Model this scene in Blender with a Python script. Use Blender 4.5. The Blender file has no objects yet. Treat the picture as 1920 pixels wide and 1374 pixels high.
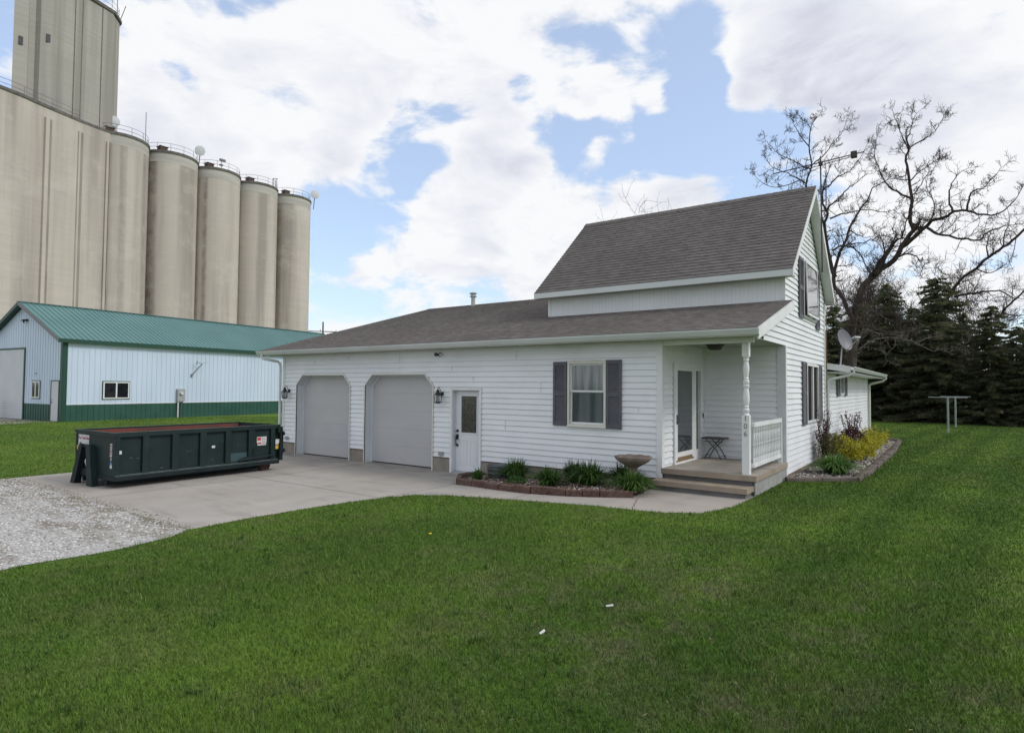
import bpy, bmesh, math, random
import numpy as np
from mathutils import Vector, Matrix
R = math.radians
scene = bpy.context.scene
COL = scene.collection
random.seed(7)

# ------------------------------------------------------------------ camera
CAM = Vector((4.7495, -11.8257, 2.1731)); YAW, PITCH, ROLL, FPX = -0.6214, 0.0338, 0.0082, 1149.4921
fw = Vector((math.sin(YAW)*math.cos(PITCH), math.cos(YAW)*math.cos(PITCH), math.sin(PITCH)))
r0 = Vector((math.cos(YAW), -math.sin(YAW), 0)); u0 = r0.cross(fw)
rt = r0*math.cos(ROLL) + u0*math.sin(ROLL); up = -r0*math.sin(ROLL) + u0*math.cos(ROLL)
cd = bpy.data.cameras.new('camera'); cam = bpy.data.objects.new('camera', cd); COL.objects.link(cam)
cam.matrix_world = Matrix.Translation(CAM) @ Matrix((rt, up, -fw)).transposed().to_4x4()
cd.sensor_width = 36; cd.lens = 36*FPX/1920; cd.clip_start = .05; cd.clip_end = 3000
scene.camera = cam

def ray(px, py): return fw + rt*((px-960)/FPX) - up*((py-687)/FPX)
def aty(px, py, y):
    d = ray(px, py); return CAM + d*((y-CAM.y)/d.y)
def atx(px, py, x):
    d = ray(px, py); return CAM + d*((x-CAM.x)/d.x)

# ------------------------------------------------------------------ world and sun
SUN_AZ, SUN_EL = 72.0, 42.0      # azimuth from +Y towards +X
sd = Vector((math.sin(R(SUN_AZ))*math.cos(R(SUN_EL)), math.cos(R(SUN_AZ))*math.cos(R(SUN_EL)), math.sin(R(SUN_EL))))
world = bpy.data.worlds.new("World"); scene.world = world; world.use_nodes = True
nt = world.node_tree; nt.nodes.clear(); N = nt.nodes; L = nt.links
def nd(t, **k):
    n = N.new(t)
    for a, b in k.items(): setattr(n, a, b)
    return n
def mth(op, a, b=None, c=None, clamp=False):
    n = nd('ShaderNodeMath', operation=op); n.use_clamp = clamp
    for i, v in enumerate((a, b, c)):
        if v is None: continue
        if isinstance(v, (int, float)): n.inputs[i].default_value = v
        else: L.new(v, n.inputs[i])
    return n.outputs[0]
tc = nd('ShaderNodeTexCoord'); nrm = nd('ShaderNodeVectorMath', operation='NORMALIZE'); L.new(tc.outputs['Generated'], nrm.inputs[0]); DIR = nrm.outputs[0]
sep = nd('ShaderNodeSeparateXYZ'); L.new(DIR, sep.inputs[0])
sky = nd('ShaderNodeTexSky', sky_type='NISHITA'); sky.sun_disc = False; sky.sun_elevation = R(SUN_EL); sky.sun_rotation = R(SUN_AZ); sky.air_density = 1.0; sky.dust_density = 1.2; sky.ozone_density = 2.0
def noise(vec, scale, detail, rough, dist=0.0):
    n = nd('ShaderNodeTexNoise'); n.inputs['Scale'].default_value = scale; n.inputs['Detail'].default_value = detail
    n.inputs['Roughness'].default_value = rough; n.inputs['Distortion'].default_value = dist; L.new(vec, n.inputs['Vector']); return n.outputs['Fac']
# flatten the cloud field towards the horizon: divide by height
den = mth('ADD', mth('MAXIMUM', sep.outputs[2], 0.0), 0.55)
cmb = nd('ShaderNodeCombineXYZ'); L.new(mth('DIVIDE', sep.outputs[0], den), cmb.inputs[0]); L.new(mth('DIVIDE', sep.outputs[1], den), cmb.inputs[1]); L.new(mth('MULTIPLY', sep.outputs[2], 1.9), cmb.inputs[2])
PV = cmb.outputs[0]
offs = nd('ShaderNodeVectorMath', operation='ADD'); L.new(PV, offs.inputs[0]); offs.inputs[1].default_value = (0.035, 0.02, 0.05)
n1 = noise(PV, 6.0, 14, .6, .3); n1b = noise(offs.outputs[0], 6.0, 14, .6, .3); n2 = noise(PV, 1.7, 4, .5)
# where the cloud banks and the open patches of blue stand in this sky: (pixel centre -> direction, radius in degrees, weight)
BL = [(985, 172, 1.5, -.30), (1085, 105, 3.2, -.22), (1180, 85, 3.0, -.22), (1290, 105, 3.4, -.34), (1310, 170, 2.6, -.24), (1300, 260, 4.2, -.34), (1390, 235, 2.6, -.12), (1420, 290, 3.8, -.30), (1470, 220, 2.8, -.26), (1210, 290, 3.4, -.32), (1110, 290, 3.0, -.30), (1165, 335, 2.4, -.22),
      (1050, 262, 2.4, -.2), (790, 260, 3.2, -.26), (730, 300, 2.9, -.26), (700, 385, 3.6, -.30), (800, 325, 2.6, -.2), (620, 430, 3.2, -.28), (600, 385, 2.5, -.2), (470, 5, 2.0, -.26), (390, 8, 1.5, -.2), (5, 30, 2.5, -.3),
      (325, 130, 1.1, -.16), (365, 160, 1.0, -.14), (1530, 240, 2.6, -.18), (1620, 420, 4, -.14), (1700, 500, 3, -.08), (600, 560, 4, -.08), (1560, 330, 3, -.12),
      (1130, 170, 1.7, .30), (1085, 195, 1.5, .22), (1245, 180, 1.9, .34), (1160, 215, 1.2, .12), (1385, 205, 1.9, .26), (1360, 245, 1.1, .18), (970, 290, 3.6, .26), (900, 380, 5, .26), (850, 440, 5, .24), (1120, 375, 3.6, .30), (1210, 355, 2.8, .26), (1300, 395, 3, .16),
      (780, 80, 9, .16), (520, 180, 9, .18), (640, 320, 2.4, .16), (720, 340, 1.3, .22), (1000, 40, 6, .16), (1750, 130, 11, .22), (1560, 50, 8, .2), (1450, 130, 4, .18), (1660, 290, 4, .2), (1850, 350, 8, .22),
      (1030, 470, 5, .2), (300, 330, 7, .2), (1450, 20, 4, .12)]
bias = None
for (px, py, rad, w) in BL:
    d = ray(px, py).normalized()
    dp = nd('ShaderNodeVectorMath', operation='DOT_PRODUCT'); L.new(DIR, dp.inputs[0]); dp.inputs[1].default_value = d
    mr = nd('ShaderNodeMapRange', interpolation_type='SMOOTHSTEP'); L.new(dp.outputs['Value'], mr.inputs['Value'])
    mr.inputs['From Min'].default_value = math.cos(R(rad*1.35)); mr.inputs['From Max'].default_value = math.cos(R(rad*.35)); mr.inputs['To Min'].default_value = 0; mr.inputs['To Max'].default_value = w
    bias = mr.outputs[0] if bias is None else mth('ADD', bias, mr.outputs[0])
dens = mth('ADD', mth('ADD', mth('MULTIPLY', n1, 1.75), bias), -.255)
mk = nd('ShaderNodeMapRange', interpolation_type='SMOOTHSTEP'); L.new(dens, mk.inputs['Value']); mk.inputs['From Min'].default_value = .40; mk.inputs['From Max'].default_value = .70
# self-shading of the cloud: thin rims white, thick undersides grey-lilac
lit = mth('MULTIPLY', mth('SUBTRACT', n1, n1b), 1.7)
thick = nd('ShaderNodeMapRange', interpolation_type='SMOOTHSTEP'); L.new(mth('ADD', mth('MULTIPLY', mth('SUBTRACT', n2, .52), 1.8), mth('MULTIPLY', mth('SUBTRACT', dens, .85), .5)), thick.inputs['Value'])
thick.inputs['From Min'].default_value = -.02; thick.inputs['From Max'].default_value = .38
sh = mth('ADD', mth('SUBTRACT', mth('MULTIPLY', thick.outputs[0], .62), lit), 0.0, clamp=True)
cr = nd('ShaderNodeValToRGB'); L.new(sh, cr.inputs[0]); e = cr.color_ramp.elements
e[0].position = 0; e[0].color = (.97, .98, 1, 1); e[1].position = 1; e[1].color = (.57, .585, .70, 1)
m_ = cr.color_ramp.elements.new(.45); m_.color = (.80, .82, .90, 1)
bgs = nd('ShaderNodeBackground'); bgs.inputs['Strength'].default_value = .13
L.new(sky.outputs[0], bgs.inputs['Color'])
bgv = nd('ShaderNodeBackground'); bgv.inputs['Color'].default_value = (.66, .76, .93, 1); bgv.inputs['Strength'].default_value = .45   # thin veil over the blue
adds = nd('ShaderNodeAddShader'); L.new(bgs.outputs[0], adds.inputs[0]); L.new(bgv.outputs[0], adds.inputs[1])
bgc = nd('ShaderNodeBackground'); L.new(cr.outputs[0], bgc.inputs['Color']); bgc.inputs['Strength'].default_value = .98
mx = nd('ShaderNodeMixShader'); L.new(mk.outputs[0], mx.inputs[0]); L.new(adds.outputs[0], mx.inputs[1]); L.new(bgc.outputs[0], mx.inputs[2])
out = nd('ShaderNodeOutputWorld'); L.new(mx.outputs[0], out.inputs[0])
ld = bpy.data.lights.new('sun', 'SUN'); ld.energy = 1.6; ld.angle = R(14); ld.color = (1, .97, .93)
so = bpy.data.objects.new('sun', ld); COL.objects.link(so); so.location = (30, 10, 40)
so.rotation_euler = (-sd).to_track_quat('-Z', 'Y').to_euler()
scene.view_settings.view_transform = 'Standard'; scene.view_settings.look = 'None'; scene.view_settings.exposure = 0; scene.view_settings.gamma = 1

# ------------------------------------------------------------------ materials
MATS = {}
def mat(name, col, rough=.6, col2=None, nscale=3.0, ndet=6, contrast=(.35, .65), stretch=(1, 1, 1), bump=0.0, bscale=40, metal=0.0, spec=.4, extra=None, bstretch=(1, 1, 1)):
    m = bpy.data.materials.new(name); m.use_nodes = True; t = m.node_tree; b = t.nodes['Principled BSDF']
    b.inputs['Roughness'].default_value = rough; b.inputs['Metallic'].default_value = metal; b.inputs['Specular IOR Level'].default_value = spec
    b.inputs['Base Color'].default_value = (*col, 1)
    tcn = t.nodes.new('ShaderNodeTexCoord'); t.nodes.active = b
    def mapped(st):
        mp = t.nodes.new('ShaderNodeMapping'); mp.inputs['Scale'].default_value = st; t.links.new(tcn.outputs['Object'], mp.inputs['Vector']); return mp.outputs[0]
    cur = None
    if col2 is not None:
        n = t.nodes.new('ShaderNodeTexNoise'); n.inputs['Scale'].default_value = nscale; n.inputs['Detail'].default_value = ndet; t.links.new(mapped(stretch), n.inputs['Vector'])
        r = t.nodes.new('ShaderNodeValToRGB'); r.color_ramp.elements[0].position = contrast[0]; r.color_ramp.elements[1].position = contrast[1]
        r.color_ramp.elements[0].color = (*col, 1); r.color_ramp.elements[1].color = (*col2, 1); t.links.new(n.outputs['Fac'], r.inputs[0]); cur = r.outputs[0]
        t.links.new(cur, b.inputs['Base Color'])
    if bump:
        n = t.nodes.new('ShaderNodeTexNoise'); n.inputs['Scale'].default_value = bscale; n.inputs['Detail'].default_value = 4; t.links.new(mapped(bstretch), n.inputs['Vector'])
        bp = t.nodes.new('ShaderNodeBump'); bp.inputs['Strength'].default_value = bump; bp.inputs['Distance'].default_value = .01; t.links.new(n.outputs['Fac'], bp.inputs['Height']); t.links.new(bp.outputs[0], b.inputs['Normal'])
    if extra: extra(t, b, cur, mapped)
    MATS[name] = m; return m
def mixc(t, fac, a, b, mode='MIX'):
    n = t.nodes.new('ShaderNodeMix'); n.data_type = 'RGBA'; n.blend_type = mode
    for i, v in ((0, fac), (6, a), (7, b)):
        if isinstance(v, (int, float)): n.inputs[i].default_value = v
        elif isinstance(v, tuple): n.inputs[i].default_value = (*v, 1)
        else: t.links.new(v, n.inputs[i])
    return n.outputs[2]
def tnoise(t, vec, sc, det=5, rough=.5):
    n = t.nodes.new('ShaderNodeTexNoise'); n.inputs['Scale'].default_value = sc; n.inputs['Detail'].default_value = det; n.inputs['Roughness'].default_value = rough; t.links.new(vec, n.inputs['Vector']); return n.outputs['Fac']
def tramp(t, v, a, b, lo=0.0, hi=1.0):
    n = t.nodes.new('ShaderNodeMapRange'); t.links.new(v, n.inputs[0]); n.inputs[1].default_value = a; n.inputs[2].default_value = b; n.inputs[3].default_value = lo; n.inputs[4].default_value = hi; return n.outputs[0]

def siding_extra(t, b, cur, mapped):
    s = tnoise(t, mapped((.35, .35, 3.5)), 2.2, 6, .6)
    c = mixc(t, tramp(t, s, .5, .75, 0, .3), cur, (.60, .59, .54))
    t.links.new(c, b.inputs['Base Color'])
mat('siding', (.77, .785, .81), .45, (.69, .705, .73), 1.1, 5, (.35, .7), extra=siding_extra)
mat('trim_white', (.74, .745, .75), .45, (.66, .665, .66), 2.5)
mat('trim_cream', (.66, .66, .60), .5, (.58, .57, .51), 2.5)
mat('jamb_blue', (.62, .65, .68), .5, (.56, .59, .62), 2)
mat('soffit', (.42, .43, .38), .6, (.34, .35, .30), 1.5, 5)
mat('gutter', (.61, .635, .63), .4, (.53, .555, .55), 3, 4, stretch=(.3, 1, 1))
mat('garage_door', (.49, .485, .485), .5, (.455, .45, .455), 1.2, 4)
mat('door_white', (.70, .71, .74), .4, (.66, .67, .70), 2)
mat('shutter', (.09, .088, .105), .55, (.11, .108, .125), 5)
mat('black_metal', (.015, .015, .017), .4, (.03, .03, .03), 9)
mat('dark_bronze', (.04, .035, .03), .5, (.06, .05, .045), 9)
mat('lantern_glass', (.5, .52, .53), .25, (.4, .42, .43), 9)
mat('foundation', (.30, .265, .22), .9, (.22, .20, .17), 3, 8, bump=.4, bscale=30)
mat('porch_concrete', (.33, .30, .255), .85, (.25, .225, .19), 3, 9, bump=.25, bscale=60)
mat('porch_lip', (.33, .27, .205), .85, (.25, .205, .16), 3, 9, bump=.25, bscale=60)
mat('riser_grey', (.18, .175, .175), .9, (.13, .13, .13), 4, 8, bump=.3)
mat('block_side', (.34, .34, .33), .9, (.24, .24, .23), 5, 9, bump=.4)
mat('brown_sill', (.20, .13, .07), .6)
mat('steel', (.42, .43, .44), .45, (.34, .35, .36), 6, metal=.3)
mat('dish_grey', (.16, .16, .185), .5, (.13, .13, .15), 8)
mat('light_grey', (.55, .56, .58), .5)
def glass_m(name, c, c2, sc=2.0, st=(1, 1, 1)):
    m = mat(name, c, .06, c2, sc, 3, (.4, .6), stretch=st, spec=.6)
    m.node_tree.nodes['Principled BSDF'].inputs['Coat Weight'].default_value = .5
glass_m('glass_dark', (.03, .035, .04), (.05, .055, .06))
glass_m('glass_curtain', (.07, .09, .09), (.22, .24, .25), 9, (1, 1, .06))
mat('glass_lower', (.045, .058, .062), .12, (.11, .13, .135), 8, 3, (.4, .6), stretch=(1, 1, .05), spec=.35)
glass_m('glass_deep', (.012, .015, .02), (.03, .03, .035))
mat('glass_shaded', (.010, .013, .020), .6, (.030, .020, .016), 3, spec=.05)
mat('glass_leaded', (.045, .05, .045), .15, (.12, .11, .09), 22, 3, (.45, .6), spec=.6)
mat('lead_came', (.09, .075, .05), .5)
mat('interior', (.05, .055, .06), .9)
mat('curtain', (.42, .44, .45), .9, (.30, .32, .33), 12, 3, stretch=(1, 1, .05))

def shingle_m(name, c1, c2, c3):
    m = bpy.data.materials.new(name); m.use_nodes = True; t = m.node_tree; b = t.nodes['Principled BSDF']; b.inputs['Roughness'].default_value = .95; b.inputs['Specular IOR Level'].default_value = .15
    uv = t.nodes.new('ShaderNodeUVMap'); uv.uv_map = 'UVMap'
    br = t.nodes.new('ShaderNodeTexBrick'); br.offset = .37; br.offset_frequency = 2; br.squash = 1; br.inputs['Scale'].default_value = 1
    br.inputs['Brick Width'].default_value = .24; br.inputs['Row Height'].default_value = .14; br.inputs['Mortar Size'].default_value = .010; br.inputs['Mortar'].default_value = (*[v*.45 for v in c1], 1)
    br.inputs['Color1'].default_value = (*c1, 1); br.inputs['Color2'].default_value = (*c2, 1); br.inputs['Bias'].default_value = 0
    t.links.new(uv.outputs[0], br.inputs['Vector'])
    mp = t.nodes.new('ShaderNodeMapping'); mp.inputs['Scale'].default_value = (3.6, 9.0, 1); t.links.new(uv.outputs[0], mp.inputs[0])
    n1_ = tnoise(t, mp.outputs[0], 1.0, 6, .6); n2_ = tnoise(t, uv.outputs[0], .5, 6); n3_ = tnoise(t, uv.outputs[0], 90, 3)
    c = mixc(t, tramp(t, n1_, .42, .62, 0, .75), br.outputs['Color'], c3)
    c = mixc(t, tramp(t, n2_, .4, .7, 0, .45), c, tuple(v*.62 for v in c2))
    c = mixc(t, tramp(t, n3_, .3, .7, 0, .5), c, tuple(v*1.35 for v in c3))
    t.links.new(c, b.inputs['Base Color'])
    bp = t.nodes.new('ShaderNodeBump'); bp.inputs['Strength'].default_value = .5; bp.inputs['Distance'].default_value = .006; t.links.new(n3_, bp.inputs['Height']); t.links.new(bp.outputs[0], b.inputs['Normal'])
    MATS[name] = m
shingle_m('shingles', (.135, .118, .110), (.062, .054, .051), (.235, .210, .197))
shingle_m('shingles_upper', (.118, .107, .100), (.068, .062, .059), (.165, .150, .141))

def lawn_extra(t, b, cur, mapped):
    v = mapped((1, 1, 1))
    sepn = t.nodes.new('ShaderNodeSeparateXYZ'); t.links.new(v, sepn.inputs[0])
    # mowing stripes run along the side yard
    w = t.nodes.new('ShaderNodeMath'); w.operation = 'SINE'
    a = t.nodes.new('ShaderNodeMath'); a.operation = 'MULTIPLY'; a.inputs[1].default_value = 5.2
    s = t.nodes.new('ShaderNodeMath'); s.operation = 'MULTIPLY_ADD'; s.inputs[1].default_value = -.10; t.links.new(sepn.outputs[1], s.inputs[0]); t.links.new(sepn.outputs[0], s.inputs[2])
    t.links.new(s.outputs[0], a.inputs[0]); t.links.new(a.outputs[0], w.inputs[0])
    side = tramp(t, sepn.outputs[0], 0.5, 3.0, 0, 1)
    f = t.nodes.new('ShaderNodeMath'); f.operation = 'MULTIPLY'; t.links.new(tramp(t, w.outputs[0], -.9, .9, 0, .5), f.inputs[0]); t.links.new(side, f.inputs[1])
    n2_ = tnoise(t, v, .22, 3); n3_ = tnoise(t, v, 1.1, 6, .65); n4_ = tnoise(t, v, 14, 4, .7)
    c = mixc(t, tramp(t, n2_, .4, .62), (.080, .150, .021), (.128, .215, .028))
    c = mixc(t, tramp(t, n3_, .50, .68, 0, .6), c, (.150, .170, .058))
    n5_ = tnoise(t, v, 2.6, 7, .72); c = mixc(t, tramp(t, n5_, .56, .72, 0, .65), c, (.028, .062, .018))
    n6_ = tnoise(t, v, .8, 8, .75); c = mixc(t, tramp(t, n6_, .60, .74, 0, .6), c, (.17, .15, .085))
    c = mixc(t, tramp(t, n4_, .45, .8, 0, .5), c, (.032, .070, .016))
    vd = t.nodes.new('ShaderNodeVectorMath'); vd.operation = 'DISTANCE'; t.links.new(v, vd.inputs[0]); vd.inputs[1].default_value = (3.3, -6.6, .2)
    wm = t.nodes.new('ShaderNodeMath'); wm.operation = 'MULTIPLY'; t.links.new(tramp(t, vd.outputs['Value'], 1.2, 3.6, 1, .18), wm.inputs[0]); t.links.new(tramp(t, tnoise(t, v, 3.2, 8, .75), .46, .64, 0, .85), wm.inputs[1])
    c = mixc(t, wm.outputs[0], c, (.155, .15, .085))
    c = mixc(t, f.outputs[0], c, (.040, .096, .014))
    t.links.new(c, b.inputs['Base Color'])
mat('lawn', (.04, .08, .02), .95, extra=lawn_extra, bump=.8, bscale=60, spec=.1)
def blade_extra(t, b, cur, mapped):
    lawn_extra(t, b, cur, mapped)
    src = b.inputs['Base Color'].links[0].from_socket
    at = t.nodes.new('ShaderNodeAttribute'); at.attribute_name = 'tone'
    c = mixc(t, tramp(t, at.outputs['Fac'], 0, .5, .5, 0), src, (.050, .10, .016))
    c = mixc(t, tramp(t, at.outputs['Fac'], .6, .93, 0, .4), c, (.16, .25, .04))
    c = mixc(t, tramp(t, at.outputs['Fac'], .984, .988, 0, .7), c, (.25, .21, .11))
    t.links.new(c, b.inputs['Base Color'])
    b.inputs['Subsurface Weight'].default_value = 0
mat('grass_blade', (.04, .08, .02), .7, extra=blade_extra, spec=.25)
def conc_extra(t, b, cur, mapped):
    v = mapped((1, 1, 1))
    c = mixc(t, tramp(t, tnoise(t, v, .35, 5), .4, .7, 0, .7), cur, (.30, .265, .225))
    c = mixc(t, tramp(t, tnoise(t, mapped((.5, 2.2, 1)), 1.1, 8, .7), .54, .68, 0, .6), c, (.20, .19, .17))
    c = mixc(t, tramp(t, tnoise(t, v, 60, 3, .7), .5, .9, 0, .35), c, (.16, .15, .14))
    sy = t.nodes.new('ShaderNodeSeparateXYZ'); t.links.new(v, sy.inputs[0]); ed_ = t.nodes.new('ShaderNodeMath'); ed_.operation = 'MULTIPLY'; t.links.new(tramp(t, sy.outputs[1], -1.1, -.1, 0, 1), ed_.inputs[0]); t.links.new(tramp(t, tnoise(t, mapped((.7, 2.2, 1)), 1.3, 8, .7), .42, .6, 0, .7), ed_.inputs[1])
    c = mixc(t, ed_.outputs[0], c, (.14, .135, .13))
    pt_ = tnoise(t, mapped((1.5, .35, 1)), .7, 6, .6); c = mixc(t, tramp(t, pt_, .5, .62, 0, .35), c, (.42, .37, .32))
    t.links.new(c, b.inputs['Base Color'])
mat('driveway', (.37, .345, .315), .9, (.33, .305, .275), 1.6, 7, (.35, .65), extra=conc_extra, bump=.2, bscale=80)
mat('joint', (.12, .11, .10), .95)
def grav_extra(t, b, cur, mapped):
    v = mapped((1, 1, 1))
    vo = t.nodes.new('ShaderNodeTexVoronoi'); vo.inputs['Scale'].default_value = 34; t.links.new(v, vo.inputs['Vector'])
    sp = t.nodes.new('ShaderNodeSeparateColor'); t.links.new(vo.outputs['Color'], sp.inputs[0])
    c = mixc(t, sp.outputs[0], (.36, .35, .335), (.60, .59, .575))
    c = mixc(t, tramp(t, vo.outputs['Distance'], .4, .8, 0, .5), c, (.18, .165, .15))
    c = mixc(t, tramp(t, tnoise(t, mapped((.35, 1.6, 1)), .8, 8, .7), .54, .64, 0, .8), c, (.20, .17, .135))
    sy = t.nodes.new('ShaderNodeSeparateXYZ'); t.links.new(v, sy.inputs[0]); ed_ = t.nodes.new('ShaderNodeMath'); ed_.operation = 'MULTIPLY'; t.links.new(tramp(t, sy.outputs[1], -8.6, -7.1, 0, 1), ed_.inputs[0]); t.links.new(tramp(t, tnoise(t, mapped((.6, 1.5, 1)), 1.6, 8, .7), .46, .56, 0, .9), ed_.inputs[1])
    c = mixc(t, ed_.outputs[0], c, (.16, .145, .095))
    t.links.new(c, b.inputs['Base Color'])
    bp = t.nodes.new('ShaderNodeBump'); bp.inputs['Strength'].default_value = .8; bp.inputs['Distance'].default_value = .02; bp.invert = True; t.links.new(vo.outputs['Distance'], bp.inputs['Height']); t.links.new(bp.outputs[0], b.inputs['Normal'])
mat('gravel', (.4, .4, .4), .95, extra=grav_extra, spec=.1)
def rand_m(name, cols, rough=.9, trans=0):
    m = bpy.data.materials.new(name); m.use_nodes = True; t = m.node_tree; b = t.nodes['Principled BSDF']; b.inputs['Roughness'].default_value = rough; b.inputs['Specular IOR Level'].default_value = .2
    at = t.nodes.new('ShaderNodeAttribute'); at.attribute_name = 'tone'; r = t.nodes.new('ShaderNodeValToRGB'); t.links.new(at.outputs['Fac'], r.inputs[0]); t.links.new(r.outputs[0], b.inputs['Base Color'])
    el = r.color_ramp.elements
    while len(el) < len(cols): el.new(.5)
    for i, c in enumerate(cols): el[i].position = i/(len(cols)-1); el[i].color = (*c, 1)
    if trans:      # thin leaves let some light through
        tl_ = t.nodes.new('ShaderNodeBsdfTranslucent'); t.links.new(r.outputs[0], tl_.inputs[0]); mxs = t.nodes.new('ShaderNodeMixShader'); mxs.inputs[0].default_value = trans
        t.links.new(b.outputs[0], mxs.inputs[1]); t.links.new(tl_.outputs[0], mxs.inputs[2]); t.links.new(mxs.outputs[0], t.nodes['Material Output'].inputs[0])
    MATS[name] = m; return m
rand_m('stones', [(.16, .13, .11), (.30, .27, .24), (.50, .49, .47), (.62, .61, .59)])
rand_m('bed_stones', [(.10, .05, .035), (.20, .10, .07), (.30, .24, .20), (.60, .58, .56)])
rand_m('spruce_needles', [(.085, .092, .060), (.13, .145, .080), (.17, .18, .10), (.24, .195, .15)], .8, .5)
rand_m('daylily_leaf', [(.020, .045, .015), (.045, .095, .022), (.075, .15, .03), (.11, .19, .045)], .55, .3)
rand_m('hosta_leaf', [(.04, .09, .02), (.07, .16, .03), (.12, .23, .05), (.2, .3, .1)], .55, .3)
rand_m('gold_leaf', [(.10, .10, .015), (.26, .25, .02), (.46, .42, .035), (.60, .55, .07)], .6, .3)
rand_m('olive_leaf', [(.04, .05, .015), (.09, .10, .025), (.15, .14, .035), (.22, .2, .05)], .6, .3)
rand_m('maroon_leaf', [(.02, .008, .01), (.05, .018, .022), (.10, .03, .035), (.16, .06, .05)], .6, .3)
rand_m('sedum_leaf', [(.03, .08, .02), (.06, .13, .03), (.08, .17, .04), (.1, .2, .05)], .6, .3)
rand_m('dry_litter', [(.10, .075, .045), (.18, .14, .09), (.26, .21, .14), (.34, .30, .23)])
mat('petal', (.75, .50, .02), .6)
mat('bark', (.050, .040, .037), .95, (.088, .068, .062), 6, 6, stretch=(1, 1, .3), bump=.6, bscale=25, spec=.1)
mat('bark_far', (.075, .06, .058), .95, (.10, .08, .075), 3, spec=.1)
mat('bark_dead', (.20, .17, .15), .95, (.10, .085, .075), 6, spec=.1)
mat('soil', (.07, .05, .04), .95, (.11, .075, .06), 8, 8, bump=.8, bscale=50)
def brick_extra(t, b, cur, mapped):
    c = mixc(t, tramp(t, tnoise(t, mapped((1, 1, 1)), 14, 6, .7), .45, .7, 0, .7), cur, (.17, .14, .12)); t.links.new(c, b.inputs['Base Color'])
mat('edging_brick', (.075, .036, .028), .9, (.125, .070, .052), 3, 6, extra=brick_extra, bump=.7, bscale=45)
mat('edging_stone', (.17, .14, .12), .9, (.09, .07, .06), 3, 6, bump=.7, bscale=45)
mat('bath_stone', (.24, .19, .155), .95, (.14, .11, .095), 5, 8, bump=.9, bscale=50)
def elev_extra(t, b, cur, mapped):
    h_ = tnoise(t, mapped((.02, .02, 3.2)), 1.0, 3, .7)      # slip-form lift lines
    c = mixc(t, tramp(t, h_, .42, .62, 0, .5), cur, (.46, .42, .375))
    st_ = tnoise(t, mapped((.30, .30, .012)), 1.0, 5, .6)     # vertical weather streaks
    c = mixc(t, tramp(t, st_, .48, .66, 0, .8), c, (.30, .265, .235))
    g_ = tnoise(t, mapped((.9, .9, .05)), 1.0, 6, .7)
    c = mixc(t, tramp(t, g_, .5, .75, 0, .5), c, (.36, .335, .305))
    p_ = tnoise(t, mapped((.15, .15, .25)), 1.0, 8, .75)
    c = mixc(t, tramp(t, p_, .52, .72, 0, .55), c, (.60, .56, .51))
    sa_ = t.nodes.new('ShaderNodeAttribute'); sa_.attribute_name = 'stain_shade'; mm_ = t.nodes.new('ShaderNodeMath'); mm_.operation = 'MULTIPLY'; t.links.new(sa_.outputs['Fac'], mm_.inputs[0]); t.links.new(tramp(t, tnoise(t, mapped((.5, .5, .35)), 1.3, 8, .7), .38, .62, .35, .95), mm_.inputs[1])
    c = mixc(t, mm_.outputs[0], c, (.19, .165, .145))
    t.links.new(c, b.inputs['Base Color'])
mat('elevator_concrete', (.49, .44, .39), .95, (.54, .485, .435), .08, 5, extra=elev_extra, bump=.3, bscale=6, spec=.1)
mat('tower_concrete', (.42, .40, .36), .95, (.36, .34, .31), .12, 8, extra=lambda t, b, cur, mapped: t.links.new(mixc(t, tramp(t, tnoise(t, mapped((.5, .5, .015)), 1.0, 6, .6), .5, .66, 0, .7), mixc(t, tramp(t, tnoise(t, mapped((.02, .02, 3.2)), 1.0, 3, .7), .42, .62, 0, .5), cur, (.34, .32, .29)), (.25, .235, .21)), b.inputs['Base Color']), spec=.1)
mat('elevator_band', (.50, .475, .44), .95, (.40, .38, .35), .5, 6, stretch=(.2, .2, 3), spec=.1)
mat('elevator_seam', (.34, .305, .27), .95, (.26, .235, .21), .3, 6, spec=.1)
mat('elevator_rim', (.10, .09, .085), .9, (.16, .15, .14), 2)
mat('rail_metal', (.20, .20, .21), .6)
mat('rust_box', (.10, .055, .042), .8, (.07, .05, .042), 3)
mat('shed_white', (.57, .66, .78), .45, (.52, .61, .72), .7, 4, stretch=(1, 1, .3))
mat('shed_green', (.020, .075, .055), .5, (.028, .092, .068), 1.2, 4)
mat('shed_roof', (.085, .185, .18), .45, (.10, .21, .20), .5, 5)
mat('shed_trim_green', (.015, .06, .042), .45)
mat('shed_door', (.58, .60, .63), .5, (.53, .55, .58), 1)
mat('dump_green', (.009, .021, .021), .55, (.015, .029, .028), 2.5, 7, (.4, .7), bump=.15, bscale=12, spec=.25)
mat('dump_dark', (.006, .013, .015), .65, (.012, .02, .022), 4, spec=.25)
mat('dump_edge', (.10, .125, .115), .5, (.05, .075, .068), 8)
mat('dump_patch', (.04, .075, .08), .55)
mat('rust', (.17, .050, .040), .85, (.10, .045, .037), 2.2, 8, bump=.3)
mat('rubber', (.03, .022, .018), .85, (.06, .035, .025), 9)
mat('sticker_white', (.62, .62, .60), .6, (.5, .5, .5), 30)
mat('sticker_red', (.45, .05, .04), .6); mat('sticker_blue', (.08, .2, .42), .6); mat('sticker_yellow', (.55, .36, .05), .6); mat('ink', (.02, .02, .03), .7); mat('ink_red', (.35, .04, .10), .7)
mat('galv', (.16, .175, .185), .45, (.11, .12, .13), 8, metal=.5)
mat('digit_grey', (.18, .17, .16), .6)
mat('wood_pole', (.07, .055, .045), .9, (.10, .08, .065), 8)
mat('plastic_white', (.5, .5, .47), .5)
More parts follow.
